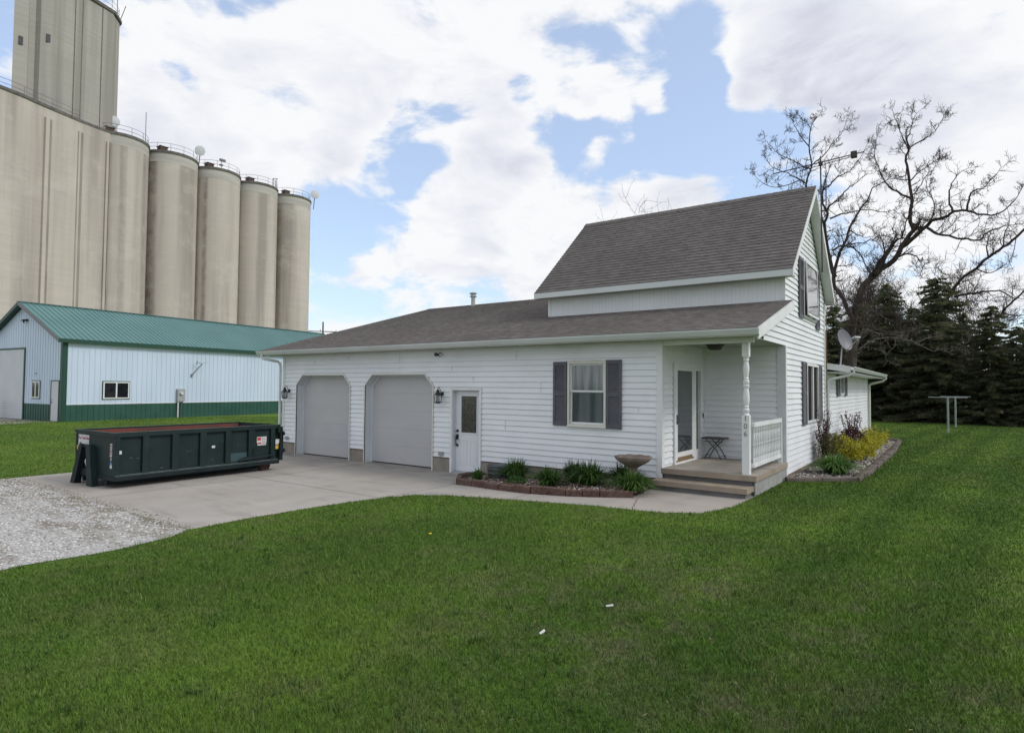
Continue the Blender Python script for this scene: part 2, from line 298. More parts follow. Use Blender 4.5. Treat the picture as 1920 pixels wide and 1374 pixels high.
mat('pole_grey', (.30, .33, .33), .6, (.20, .23, .23), 8)
mat('knob', (.1, .1, .1), .3, metal=.6)
for n_ in ('spruce_needles', 'grass_blade'): pass

# ------------------------------------------------------------------ mesh helper
class MB:
    def __init__(s): s.v = []; s.f = []; s.t = []; s.uv = None
    def add(s, vs, fs, tone=None):
        o = len(s.v); s.v += [tuple(a) for a in vs]; s.f += [tuple(i+o for i in f) for f in fs]
        s.t += [0 if tone is None else tone]*len(fs); return s
    def box(s, x0, x1, y0, y1, z0, z1):
        return s.add([(x0, y0, z0), (x1, y0, z0), (x1, y1, z0), (x0, y1, z0), (x0, y0, z1), (x1, y0, z1), (x1, y1, z1), (x0, y1, z1)],
                     [(0, 3, 2, 1), (4, 5, 6, 7), (0, 1, 5, 4), (1, 2, 6, 5), (2, 3, 7, 6), (3, 0, 4, 7)])
    def quad(s, a, b, c, d): return s.add([a, b, c, d], [(0, 1, 2, 3)])
    def prism(s, pts, vec):      # polygon extruded along vec, closed
        n = len(pts); vec = Vector(vec); P = [Vector(p) for p in pts]; Q = [p+vec for p in P]
        fs = [tuple(range(n)), tuple(range(2*n-1, n-1, -1))] + [(i, n+i, n+(i+1) % n, (i+1) % n) for i in range(n)]
        return s.add(P+Q, fs)
    def beam(s, a, b, w, h, upv=(0, 0, 1)):
        a, b = Vector(a), Vector(b); d = (b-a).normalized(); u = Vector(upv); sd_ = d.cross(u)
        if sd_.length < 1e-4: sd_ = d.cross(Vector((1, 0, 0)))
        sd_.normalize(); u = sd_.cross(d)
        pts = [a+sd_*(w/2*i)+u*(h/2*j) for i, j in ((-1, -1), (1, -1), (1, 1), (-1, 1))]
        return s.prism(pts, b-a)
    def tube(s, path, rad, n=8, tone=None, cap=True):
        P = [Vector(p) for p in path]
        if isinstance(rad, (int, float)): rad = [rad]*len(P)
        vs = []; fs = []; u = None
        for i, p in enumerate(P):
            d = (P[min(i+1, len(P)-1)] - P[max(i-1, 0)]).normalized()
            if u is None:
                u = d.cross(Vector((0, 0, 1))); 
                if u.length < .05: u = d.cross(Vector((1, 0, 0)))
            else: u = u - d*u.dot(d)
            u.normalize(); w = d.cross(u)
            for k in range(n):
                a = 2*math.pi*k/n; vs.append(p + (u*math.cos(a)+w*math.sin(a))*rad[i])
        for i in range(len(P)-1):
            for k in range(n): fs.append((i*n+k, i*n+(k+1) % n, (i+1)*n+(k+1) % n, (i+1)*n+k))
        if cap: fs += [tuple(range(n-1, -1, -1)), tuple(range((len(P)-1)*n, len(P)*n))]
        return s.add(vs, fs, tone)
    def lathe(s, c, prof, n=20, axis='z'):
        c = Vector(c); vs = []; fs = []
        for (r, z) in prof:
            for k in range(n):
                a = 2*math.pi*k/n
                o = Vector((r*math.cos(a), r*math.sin(a), z)) if axis == 'z' else (Vector((r*math.cos(a), z, r*math.sin(a))) if axis == 'y' else Vector((z, r*math.cos(a), r*math.sin(a))))
                vs.append(c+o)
        m = len(prof)
        for i in range(m-1):
            for k in range(n): fs.append((i*n+k, i*n+(k+1) % n, (i+1)*n+(k+1) % n, (i+1)*n+k))
        fs += [tuple(range(n-1, -1, -1)), tuple(range((m-1)*n, m*n))]
        return s.add(vs, fs)
    def build(s, name, m, parent=None, smooth=False, tones=False, recalc=True):
        me = bpy.data.meshes.new(name); off = Vector(parent['_o']) if parent is not None and '_o' in parent else Vector((0, 0, 0))
        me.from_pydata([(a[0]-off.x, a[1]-off.y, a[2]-off.z) for a in s.v], [], s.f)
        if s.uv:
            ul = me.uv_layers.new(name='UVMap'); k = 0
            for f in s.f:
                for i in f: ul.data[k].uv = s.uv[i]; k += 1
        if tones:
            at = me.attributes.new('tone', 'FLOAT', 'FACE'); at.data.foreach_set('value', s.t)
        if recalc:
            bm = bmesh.new(); bm.from_mesh(me); bmesh.ops.recalc_face_normals(bm, faces=bm.faces); bm.to_mesh(me); bm.free()
        me.materials.append(MATS[m] if isinstance(m, str) else m)
        if smooth:
            me.polygons.foreach_set('use_smooth', [True]*len(me.polygons))
            me.set_sharp_from_angle(angle=R(35))
        o = bpy.data.objects.new(name, me); COL.objects.link(o)
        if parent is not None: o.parent = parent; o['_o'] = tuple(off)
        return o
def tag(o, label=None, cat=None, group=None, kind=None):
    if label: o['label'] = label
    if cat: o['category'] = cat
    if group: o['group'] = group
    if kind: o['kind'] = kind
    return o
def thing(name, label, cat, loc=(0, 0, 0), group=None):
    o = bpy.data.objects.new(name, None); COL.objects.link(o); o.location = loc; o['_o'] = tuple(loc); o.empty_display_size = .2
    return tag(o, label, cat, group)
def kids(o): return [c for c in bpy.data.objects if c.parent is o]
def copy_tree(o, parent=None):
    c = o.copy(); COL.objects.link(c)
    if parent is not None: c.parent = parent
    for ch in kids(o): copy_tree(ch, c)
    return c
def text_mesh(txt, size, ext=.002):
    cu = bpy.data.curves.new('lettering', 'FONT'); cu.body = txt; cu.size = size; cu.extrude = ext; cu.align_x = 'CENTER'; cu.align_y = 'CENTER'
    o = bpy.data.objects.new('lettering', cu); COL.objects.link(o)
    me = bpy.data.meshes.new_from_object(o.evaluated_get(bpy.context.evaluated_depsgraph_get())) if False else o.to_mesh().copy()
    bpy.data.objects.remove(o); return me
def lettering(txt, size, pos, xd, yd, m, parent, name='lettering'):
    me = text_mesh(txt, size); xd = Vector(xd).normalized(); yd = Vector(yd).normalized(); zd = xd.cross(yd); off = Vector(parent['_o'])
    M = Matrix((xd, yd, zd)).transposed().to_4x4(); M.translation = Vector(pos)-off; me.transform(M); me.materials.clear(); me.materials.append(MATS[m])
    o = bpy.data.objects.new(name, me); COL.objects.link(o); o.parent = parent; return o

def hx(x): return .2*min(1, max(0, (x+4.2)/4.2))

# lapped surface: courses of width e up the direction V, each kicked out at its lower edge
def lap(mb, O, U, V, Nn, spans, v0, v1, e, kick, brk=(), uv=False, rec=.0):
    O, U, V, Nn = map(Vector, (O, U, V, Nn)); k = 0; z = v0
    if uv and mb.uv is None: mb.uv = []
    while z < v1-1e-4:
        ze = min(z+e, v1); cuts = sorted([z]+[b for b in brk if z+1e-3 < b < ze-1e-3]+[ze])
        for a, b in zip(cuts[:-1], cuts[1:]):
            A = spans(a+1e-4); B = spans(b-1e-4)
            if len(A) != len(B): continue
            na = kick-(kick+rec)*(a-z)/e; nb = kick-(kick+rec)*(b-z)/e
            for (a0, a1), (b0, b1) in zip(A, B):
                if a1-a0 < .004 and b1-b0 < .004: continue
                vs = [O+U*a0+V*a+Nn*na, O+U*a1+V*a+Nn*na, O+U*b1+V*b+Nn*nb, O+U*b0+V*b+Nn*nb]; fs = [(0, 1, 2, 3)]
                uvs = [(a0, a), (a1, a), (b1, b), (b0, b)]
                if a == z: vs += [O+U*a0+V*a-Nn*rec, O+U*a1+V*a-Nn*rec]; fs.append((4, 5, 1, 0)); uvs += [(a0, a), (a1, a)]
                mb.add(vs, fs)
                if uv: mb.uv += uvs
        z = ze; k += 1
def holes(base, hs):
    out_ = [base]
    for (a, b) in hs:
        nx = []
        for (p, q) in out_:
            if b <= p or a >= q: nx.append((p, q))
            else:
                if a > p: nx.append((p, a))
                if b < q: nx.append((b, q))
        out_ = nx
    return out_

# ------------------------------------------------------------------ ground
def strip_mesh(poly, dz, name, m, extra_cuts=()):
    bm = bmesh.new(); f = bm.faces.new([bm.verts.new((x, y, 0)) for x, y in poly])
    if f.normal.z < 0: f.normal_flip()
    for c in (-4.2, 0)+tuple(extra_cuts):
        bmesh.ops.bisect_plane(bm, geom=bm.verts[:]+bm.edges[:]+bm.faces[:], plane_co=(c, 0, 0), plane_no=(1, 0, 0))
    bmesh.ops.triangulate(bm, faces=bm.faces[:])
    for v in bm.verts: v.co.z = hx(v.co.x)+dz
    bmesh.ops.recalc_face_normals(bm, faces=bm.faces)
    for f in bm.faces:
        if f.normal.z < 0: f.normal_flip()
    me = bpy.data.meshes.new(name); bm.to_mesh(me); bm.free(); me.materials.append(MATS[m]); o = bpy.data.objects.new(name, me); COL.objects.link(o); return o
g = strip_mesh([(-1500, -1200), (1500, -1200), (1500, 2200), (-1500, 2200)], 0, 'lawn', 'lawn'); tag(g, kind='structure')
LAWN_EDGE = [(-4.55, -7.1), (-4.6, -6.19), (-4.55, -5.18), (-4.44, -4.25), (-4.25, -3.4), (-3.95, -2.95), (-3.4, -2.76), (-2.52, -2.68), (-1.35, -2.62), (.22, -2.58), (1.0, -2.45), (1.5, -2.1), (1.75, -1.3), (1.80, -.42)]
drive = [(-12.85, .3), (-12.75, -7.05)]+LAWN_EDGE+[(1.8, .3)]
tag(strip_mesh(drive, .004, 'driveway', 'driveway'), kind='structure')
grv = [(-12.75, -7.05), (-4.55, -7.1)]
rg = random.Random(3); y_ = -7.1; edgeg = []
while y_ > -40: edgeg.append((-4.15-.22*math.exp((y_+7.1)/1.2)+.07*math.sin(y_*2.1)+rg.uniform(-.05, .05), y_)); y_ -= .35
grv = [(-12.75, -7.05)]+[(-4.55, -7.12)]+edgeg[1:]+[(-4.0, -40), (-60, -40), (-60, -16), (-16, -15), (-13.2, -9)]
tag(strip_mesh(grv, .008, 'gravel_drive', 'gravel'), kind='structure')
mb = MB()
for (x0_, y0_, x1_, y1_) in [(-12.8, -3.55, -4.3, -3.55), (-8.55, -.05, -8.55, -7.05), (-4.25, -3.4, -4.25, -.05), (-1.9, -2.64, -1.9, -1.9), (.15, -1.5, .5, -2.5)]:
    pth = [(x0_+(x1_-x0_)*i/12+.012*math.sin(i*1.7), y0_+(y1_-y0_)*i/12+.012*math.cos(i*2.3)) for i in range(13)]
    for (xa, ya), (xb, yb) in zip(pth[:-1], pth[1:]):
        d = Vector((xb-xa, yb-ya)).normalized(); px_, py_ = -d.y*.006, d.x*.006
        mb.quad((xa-px_, ya-py_, hx(xa)+.009), (xb-px_, yb-py_, hx(xb)+.009), (xb+px_, yb+py_, hx(xb)+.009), (xa+px_, ya+py_, hx(xa)+.009))
tag(mb.build('driveway_joints', 'joint'), kind='structure')
tag(strip_mesh([(-60, -9), (-37.6, -9), (-35.6, -1.6), (-36.7, 1.5), (-60, -.9)], .006, 'shed_apron', 'driveway'), kind='structure')

# ------------------------------------------------------------------ the house
XL, XR, D, D2 = -12.8, 1.783, 2.635, 7.84
EY, EZ, RY, RZ = -.41, 3.29, 7.5, 5.5
S1 = (RZ-EZ)/(RY-EY)
ZC = 3.14
house = thing('house', 'white vinyl-sided house with two grey garage doors, steep upper gable and corner porch', 'house', (-4, 4, 0))
def part(mb_, name, m, parent=None, **k): return mb_.build(name, m, parent or house, **k)

def ch_open(o0, o1, cut, zc, zo):
    def f(z):
        if z >= zo: return None
        c = 0 if z <= zc else cut*(z-zc)/(zo-zc)
        return (o0+c, o1-c)
    return f
O1 = ch_open(-12.09, -9.49, .314, 2.199, 2.519); O2 = ch_open(-8.883, -6.208, .314, 2.199, 2.519)
def fspans(z):
    hs = []
    for o in (O1(z), O2(z)):
        if o: hs.append(o)
    if z < 2.15: hs.append((-5.623, -4.619))
    if 1.335 < z < 2.753: hs.append((-2.173, -1.231))
    return holes((XL, 0), hs)
mb = MB(); lap(mb, (0, 0, 0), (1, 0, 0), (0, 0, 1), (0, -1, 0), fspans, .3716, ZC, .1285, .0145, (2.199, 2.519, 2.15, 1.335, 2.753), rec=.010)
part(mb, 'front_wall', 'siding', recalc=False)
# vertical lap seams in the siding
mb = MB()
for (x_, z_, n_) in [(-9.6, 3.0, 1), (-7.5, 2.87, 2), (-5.6, 2.62, 1), (-4.9, 2.36, 1), (-3.6, 2.87, 2), (-2.9, 1.98, 2), (-11.2, 2.75, 1), (-.5, 1.6, 1), (-3.9, 1.1, 2)]:
    zc_ = .3716+.1285*round((z_-.3716)/.1285); mb = MB(); mb.box(x_, x_+.006, -.0185, -.002, zc_, zc_+.1285*n_*.92); part(mb, 'siding_seam', 'trim_white')
# back of house volume (keeps light out): inner walls
mb = MB()
mb.box(XL+.02, -.02, .3, .32, 0, ZC) if False else None
mb.box(XL, XL+.1, .02, 14.9, 0, ZC); mb.box(XL, -4.36, 14.8, 14.9, 0, ZC)
mb.prism([(XL, .02, ZC), (XL, 14.9, ZC), (XL, RY, RZ-.2)], (.1, 0, 0))
part(mb, 'end_wall', 'siding')
mb = MB()      # sheathing behind siding, in pieces round the openings
for (a, b, z0, z1) in [(XL+.1, -12.09, .0, ZC), (-9.49, -8.883, 0, ZC), (-6.208, -5.623, 0, ZC), (-4.619, -2.173, 0, ZC), (-1.231, 0, 0, ZC), (-12.09, -9.49, 2.52, ZC), (-8.883, -6.208, 2.52, ZC), (-5.623, -4.619, 2.15, ZC), (-2.173, -1.231, 0, 1.335), (-2.173, -1.231, 2.753, ZC)]:
    mb.box(a+.001, b-.001, .014, .30, z0+.001, z1-.001)
part(mb, 'wall_sheathing', 'trim_white')
# chamfer corners backing + trims + jambs + doors
def garage(o0, o1):
    cut, zc_, zo_ = .314, 2.199, 2.519
    loop = [(o0, 0), (o0, zc_), (o0+cut, zo_), (o1-cut, zo_), (o1, zc_), (o1, 0)]
    ins = .035; inn = [(o0+ins, 0), (o0+ins, zc_-.013), (o0+cut+.013, zo_-ins), (o1-cut-.013, zo_-ins), (o1-ins, zc_-.013), (o1-ins, 0)]
    fr = MB()
    for i in range(5):
        a, b, c, d = loop[i], loop[i+1], inn[i+1], inn[i]
        fr.prism([(a[0], -.035, a[1]), (b[0], -.035, b[1]), (c[0], -.035, c[1]), (d[0], -.035, d[1])], (0, .033, 0))
    jb = MB()
    for i in range(5):
        a, b = inn[i], inn[i+1]
        jb.quad((a[0], -.03, a[1]), (b[0], -.03, b[1]), (b[0], .27, b[1]), (a[0], .27, a[1]))
    j2 = [(x + (.05 if x < (o0+o1)/2 else -.05), z-(.0 if z < 1 else .045)) for x, z in inn]
    for i in range(5):
        a, b, c, d = inn[i], inn[i+1], j2[i+1], j2[i]
        jb.prism([(a[0], .215, a[1]), (b[0], .215, b[1]), (c[0], .215, c[1]), (d[0], .215, d[1])], (0, .05, 0))
    part(fr, 'garage_trim', 'trim_cream'); part(jb, 'garage_jamb', 'jamb_blue')
    dr = MB(); zz = .03
    for k in range(5):
        h_ = .49; z0, z1 = .03+k*h_, .03+(k+1)*h_
        dr.box(o0+.03, o1-.03, .245, .30, z0+.004, z1-.004); dr.box(o0+.03, o1-.03, .252, .29, z1-.004, z1+.004)
        for q in range(1, 4):     # faint pressed ribs
            zr = z0+q*h_/4; dr.box(o0+.05, o1-.05, .2435, .246, zr-.006, zr+.006)
    part(dr, 'garage_door', 'garage_door')
    s_ = MB(); s_.box(o0+.035, o1-.035, .24, .31, .005, .03); part(s_, 'door_seal', 'black_metal')
garage(-12.09, -9.49); garage(-8.883, -6.208)
# man door
mb = MB(); mb.box(-5.623, -5.56, -.035, -.002, 0, 2.15); mb.box(-4.682, -4.619, -.035, -.002, 0, 2.15); mb.box(-5.56, -4.682, -.035, -.002, 2.09, 2.15); part(mb, 'entry_trim', 'trim_white')
mb = MB(); mb.box(-5.56, -5.545, -.002, .16, 0, 2.09); mb.box(-4.697, -4.682, -.002, .16, 0, 2.09); mb.box(-5.545, -4.697, -.002, .16, 2.075, 2.09); part(mb, 'entry_jamb', 'jamb_blue')
mb = MB(); mb.box(-5.545, -4.697, -.06, .16, 0.005, .045); sill = part(mb, 'entry_sill', 'steel')
dx0, dx1 = -5.545, -4.697
mb = MB(); gx0, gx1, gz0, gz1 = -5.37, -4.87, 1.02, 1.94
mb.box(dx0, gx0, .12, .165, .05, 2.07); mb.box(gx1, dx1, .12, .165, .05, 2.07); mb.box(gx0, gx1, .12, .165, .05, gz0); mb.box(gx0, gx1, .12, .165, gz1, 2.07)
mb.box(gx0-.03, gx1+.03, .108, .12, gz0-.035, gz0); mb.box(gx0-.03, gx1+.03, .108, .12, gz1, gz1+.035); mb.box(gx0-.03, gx0, .108, .12, gz0, gz1); mb.box(gx1, gx1+.03, .108, .12, gz0, gz1)
for (a, b) in ((-5.42, -5.16), (-5.08, -4.82)):
    for (z0, z1) in ((.22, .84),):
        mb.box(a, b, .113, .12, z0, z0+.02); mb.box(a, b, .113, .12, z1-.02, z1); mb.box(a, a+.02, .113, .12, z0+.02, z1-.02); mb.box(b-.02, b, .113, .12, z0+.02, z1-.02)
        mb.box(a+.05, b-.05, .116, .12, z0+.05, z1-.05)
ed = part(mb, 'entry_door', 'door_white')
mb = MB(); mb.box(gx0, gx1, .135, .145, gz0, gz1); part(mb, 'door_glass', 'glass_leaded', ed)
mb = MB()
cx_ = (gx0+gx1)/2
def came(pts):
    for a, b in zip(pts[:-1], pts[1:]): mb.beam((a[0], .132, a[1]), (b[0], .132, b[1]), .012, .012, (0, 1, 0))
w_ = .17; z0, z1 = 1.11, 1.85
came([(cx_-w_, z0+.07), (cx_-w_, z1-.07), (cx_-w_+.06, z1), (cx_+w_-.06, z1), (cx_+w_, z1-.07), (cx_+w_, z0+.07), (cx_+w_-.06, z0), (cx_-w_+.06, z0), (cx_-w_, z0+.07)])
for zc_, rr_ in ((1.66, .10), (1.38, .12)):
    came([(cx_+rr_*math.cos(t*math.pi/8)*.9, zc_+rr_*math.sin(t*math.pi/8)) for t in range(17)])
    came([(cx_-rr_*.6, zc_-rr_*.7), (cx_, zc_+rr_*.6), (cx_+rr_*.6, zc_-rr_*.7)])
came([(gx0, 1.52), (gx1, 1.52)])
part(mb, 'lead_came', 'lead_came', ed)
mb = MB(); mb.lathe((-5.485, .12, 1.055), [(.035, 0), (.035, -.025), (.02, -.045)], 12, 'y')
mb.box(-5.515, -5.455, .095, .12, .84, .97); mb.tube([(-5.485, .10, .95), (-5.485, .05, .93), (-5.485, .045, .80), (-5.485, .06, .70), (-5.485, .10, .69)], .013, 8); mb.box(-5.51, -5.46, .10, .12, .66, .72)
part(mb, 'door_handle', 'black_metal', ed)

# front window with shutters
def double_hung(x0, x1, z0, z1, y=0.0):
    f = MB(); t_ = .05
    f.box(x0, x0+t_, y-.045, y+.05, z0, z1); f.box(x1-t_, x1, y-.045, y+.05, z0, z1); f.box(x0+t_, x1-t_, y-.045, y+.05, z0, z0+t_); f.box(x0+t_, x1-t_, y-.045, y+.05, z1-t_, z1)
    f.box(x0-.012, x1+.012, y-.06, y-.01, z1, z1+.02); f.box(x0-.012, x1+.012, y-.06, y-.01, z0-.02, z0)
    w = part(f, 'window', 'trim_cream')
    zm = (z0+z1)/2+.06
    s_ = MB(); a, b = x0+t_, x1-t_
    for (p0, p1, yy) in ((z0+t_, zm, y+.025), (zm-.02, z1-t_, y+.0)):
        s_.box(a, a+.035, yy, yy+.022, p0, p1); s_.box(b-.035, b, yy, yy+.022, p0, p1); s_.box(a+.035, b-.035, yy, yy+.022, p0, p0+.035); s_.box(a+.035, b-.035, yy, yy+.022, p1-.035, p1)
    part(s_, 'sash', 'trim_white', w)
    g_ = MB(); g_.box(a+.03, b-.03, y+.012, y+.016, zm, z1-t_-.02); part(g_, 'pane', 'glass_curtain', w)
    g_ = MB(); g_.box(a+.03, b-.03, y+.036, y+.04, z0+t_+.02, zm-.01); part(g_, 'pane', 'glass_lower', w)
    return w
double_hung(-2.173, -1.231, 1.335, 2.753)
def shutter(O, U, wd, z0, z1, Nn):       # louvred shutter lying on plane through O along U
    O, U, Nn = Vector(O), Vector(U), Vector(Nn); s_ = MB()
    def bx(a0, a1, n0, n1, c0, c1):
        P = [O+U*a+Nn*n+Vector((0, 0, c)) for c in (c0, c1) for (a, n) in ((a0, n0), (a1, n0), (a1, n1), (a0, n1))]
        s_.add(P, [(0, 3, 2, 1), (4, 5, 6, 7), (0, 1, 5, 4), (1, 2, 6, 5), (2, 3, 7, 6), (3, 0, 4, 7)])
    fr_ = min(.055, wd*.2); zm = (z0+z1)/2
    bx(0, fr_, .0, .03, z0, z1); bx(wd-fr_, wd, 0, .03, z0, z1); bx(fr_, wd-fr_, 0, .03, z0, z0+.08); bx(fr_, wd-fr_, 0, .03, z1-.08, z1); bx(fr_, wd-fr_, 0, .03, zm-.05, zm+.05); bx(fr_, wd-fr_, 0, .006, z0+.08, z1-.08)
    for (a, b) in ((z0+.08, zm-.05), (zm+.05, z1-.08)):
        n_ = int((b-a)/.038); dz = (b-a)/n_
        for k in range(n_):
            c = a+k*dz
            P = [O+U*fr_+Nn*.026+Vector((0, 0, c+.004)), O+U*(wd-fr_)+Nn*.026+Vector((0, 0, c+.004)), O+U*(wd-fr_)+Nn*.008+Vector((0, 0, c+dz)), O+U*fr_+Nn*.008+Vector((0, 0, c+dz))]
            s_.prism(P, Nn*-.005)
    return part(s_, 'shutter', 'shutter')
shutter((-2.545, -.016, 0), (1, 0, 0), .345, 1.33, 2.75, (0, -1, 0)); shutter((-1.215, -.016, 0), (1, 0, 0), .345, 1.31, 2.77, (0, -1, 0))
mb = MB(); mb.box(-2.3, -1.1, .30, .32, 1.2, 2.9); part(mb, 'curtain', 'curtain')

# foundation
mb = MB()
for (a, b) in [(XL+.02, -12.12), (-9.46, -8.91), (-6.18, -5.65), (-4.59, -.02)]: mb = MB(); mb.box(a, b, -.004, .012, 0, .372); part(mb, 'foundation', 'foundation')
mb = MB()
for (a, b) in [(XL, -12.1), (-9.48, -8.895), (-6.195, -5.63), (-4.61, 0)]: mb = MB(); mb.box(a, b, -.022, -.006, .352, .3716); part(mb, 'starter_strip', 'edging_brick')
# corner posts
mb = MB(); mb.box(-.10, .02, -.022, .0, .33, ZC); mb.box(.0, .022, 0, .10, .58, ZC); part(mb, 'corner_trim', 'trim_white')
mb = MB(); mb.box(XL-.02, XL+.09, -.022, .0, .35, ZC); part(mb, 'corner_trim', 'trim_white')

# door wall (x=0 plane facing +X) and back porch wall
dw = lambda z: holes((.0, D), [(.60, 2.36)] if z < 2.72 else [])
mb = MB(); lap(mb, (0, 0, 0), (0, 1, 0), (0, 0, 1), (1, 0, 0), dw, .5, ZC, .1285, .0145, (2.72,), rec=.010); part(mb, 'porch_side_wall', 'siding', recalc=False)
mb = MB(); lap(mb, (0, D, 0), (1, 0, 0), (0, 0, 1), (0, -1, 0), lambda z: [(0, XR)], .5, ZC, .1285, .0145, rec=.010); part(mb, 'porch_back_wall', 'siding', recalc=False)
mb = MB(); mb.box(-.30, -.014, .30, .60, .3, ZC-.01); mb.box(-.30, -.014, 2.36, D, .3, ZC-.01); mb.box(-.30, -.014, .60, 2.36, 2.72, ZC-.01); mb.box(0, XR-.02, D+.014, D+.2, .2, ZC); part(mb, 'wall_sheathing', 'trim_white')
mb = MB(); mb.box(.0, .045, D-.045, D, .58, ZC); part(mb, 'inside_corner_trim', 'trim_white')
mb = MB(); mb.box(XR-.16, XR+.02, D-.022, D, .3, ZC); part(mb, 'corner_trim', 'jamb_blue')
# storm door + sidelight
mb = MB()
for (a, b, c, d) in ((.62, .69, .58, 2.72), (1.80, 1.88, .58, 2.72), (2.29, 2.36, .58, 2.72), (.69, 1.80, 2.65, 2.72), (1.88, 2.29, 2.65, 2.72), (1.88, 2.29, .58, .80), (1.88, 1.93, .8, 2.65), (2.24, 2.29, .8, 2.65), (1.93, 2.24, 2.58, 2.65)):
    mb.box(-.08, .045, a, b, c, d)
mb.box(-.08, .05, .66, 1.83, .58, .62)
df = part(mb, 'porch_door_frame', 'trim_white')
mb = MB(); mb.box(-.03, -.022, 1.93, 2.24, .8, 2.58); part(mb, 'sidelight_glass', 'glass_curtain', df)
mb = MB()
for (a, b, c, d) in ((.69, .79, .66, 2.65), (1.70, 1.80, .66, 2.65), (.79, 1.70, 2.56, 2.65), (.79, 1.70, .72, .82)): mb.box(.0, .04, a, b, c, d)
sdr = part(mb, 'storm_door', 'trim_white')
mb = MB(); mb.box(.018, .024, .79, 1.70, .82, 2.56); part(mb, 'door_glass', 'glass_dark', sdr)
mb = MB(); mb.box(.002, .036, .70, 1.79, .62, .72); part(mb, 'kick_plate', 'brown_sill', sdr)
mb = MB(); mb.box(.04, .055, .72, .76, 1.42, 1.62); mb.tube([(.055, .74, 1.60), (.09, .74, 1.56), (.09, .74, 1.48), (.055, .74, 1.44)], .008, 6); part(mb, 'door_handle', 'knob', sdr)
mb = MB(); mb.box(-.30, -.28, .6, 2.4, .5, 2.8); part(mb, 'entry_interior', 'interior')
mb = MB(); mb.box(.016, .035, 2.47, 2.50, 1.50, 1.60); part(mb, 'doorbell', 'black_metal')
# porch floor and step
mb = MB(); mb.box(.0, XR+.045, -.03, D+.0, .475, .58); part(mb, 'porch_slab', 'porch_concrete')
mb = MB(); mb.box(.024, XR+.047, -.034, -.031, .474, .579); mb.box(XR+.0455, XR+.0485, -.03, D-.024, .474, .579); part(mb, 'slab_edge', 'porch_lip')
mb = MB(); mb.box(.022, XR-.02, .05, .10, .1, .474); part(mb, 'porch_riser', 'riser_grey')
mb = MB(); mb.box(XR-.04, XR+.01, .05, D, 0, .474); part(mb, 'porch_base', 'block_side')
mb = MB(); mb.box(-.05, 1.765, -.42, .048, .29, .385); part(mb, 'porch_step', 'porch_lip')
mb = MB(); mb.box(-.02, 1.72, -.36, .048, .05, .289); part(mb, 'step_riser', 'riser_grey')
# turned post
px_, py_ = 1.607, .16
mb = MB(); mb.box(px_-.066, px_+.066, py_-.066, py_+.066, .58, 1.68); mb.box(px_-.062, px_+.062, py_-.062, py_+.062, 2.79, ZC)
mb.lathe((px_, py_, 0), [(q*.86, z) for q, z in [(.075, 1.68), (.07, 1.70), (.052, 1.715), (.052, 1.73), (.068, 1.75), (.068, 1.79), (.05, 1.81), (.05, 1.825), (.065, 1.84), (.045, 1.86), (.062, 1.92), (.07, 2.0), (.066, 2.08), (.052, 2.17), (.05, 2.19), (.066, 2.21), (.066, 2.24), (.05, 2.255), (.068, 2.28), (.068, 2.33), (.05, 2.35), (.065, 2.37), (.05, 2.39), (.052, 2.42), (.066, 2.52), (.068, 2.58), (.055, 2.66), (.046, 2.69), (.064, 2.705), (.064, 2.73), (.05, 2.745), (.068, 2.765), (.07, 2.79)]], 16)
pp = part(mb, 'porch_post', 'trim_white', smooth=True)
for ch_, z_ in (('1', 1.62), ('0', 1.475), ('6', 1.33)):
    lettering(ch_, .14, (px_-.0, py_-.068, z_), (1, 0, 0), (0, 0, 1), 'digit_grey', pp, 'house_number')
# railing
rl = MB(); ra, rb = .24, D-.16
rl.box(1.665, 1.735, ra, rb, 1.46, 1.54); rl.box(1.67, 1.73, ra, rb, .70, .765); rl.box(1.66, 1.74, rb, rb+.06, .58, 1.56)
rl.box(1.69, 1.71, ra, rb, 1.30, 1.315) if False else None
rr_ = part(rl, 'porch_railing', 'trim_white')
ns = 17
for i in range(ns):
    y_ = ra+(i+.5)*(rb-ra)/ns; s_ = MB(); s_.lathe((1.70, y_, 0), [(.020, .765), (.020, .86), (.011, .875), (.019, .90), (.021, .96), (.013, 1.06), (.011, 1.09), (.019, 1.11), (.011, 1.13), (.013, 1.16), (.021, 1.26), (.019, 1.32), (.011, 1.345), (.020, 1.36), (.020, 1.46)], 8)
    part(s_, 'baluster', 'trim_white', rr_, smooth=True)

# gable end wall (x = XR plane facing +X)
RLZ = EZ+.0
def ylow(z):     # underside of the lower roof rake
    return EY+(z-EZ+.16)/S1
MRY, MRZ, MEZ, MEY = 5.19, 7.277, 4.737, 2.293
MS = (MRZ-MEZ)/(MRY-MEY); MEYB = MRY*2-MEY
def yup(z, side):
    dz = .20
    return MEY+(z+dz-MEZ)/MS if side < 0 else MEYB-(z+dz-MEZ)/MS
def gspans(z):
    a, b = D, D2
    if ZC < z < 4.13: a = min(max(.0, ylow(z)), D)
    a = max(a, yup(z, -1)); b = min(b, yup(z, 1))
    if b-a < .05: return []
    hs = []
    if 1.33 < z < 2.83: hs.append((5.0, 6.62))
    if 3.97 < z < 5.42: hs.append((4.68, 6.32))
    return holes((a, b), hs)
mb = MB(); lap(mb, (XR, 0, 0), (0, 1, 0), (0, 0, 1), (1, 0, 0), gspans, .298, 7.05, .1285, .0145, (1.33, 2.83, 3.97, 5.42, ZC, 4.1, 3.246, 4.70, 4.55), rec=.010)
part(mb, 'gable_wall', 'siding', recalc=False)
mb = MB(); mb.box(XR-.2, XR-.014, D+.003, 5.0, 0, 4.1); mb.box(XR-.2, XR-.014, 6.62, D2, 0, 3.95); mb.box(XR-.2, XR-.014, 5.0, 6.62, 0, 1.33); mb.box(XR-.2, XR-.014, 5.0, 6.62, 2.83, 3.95)
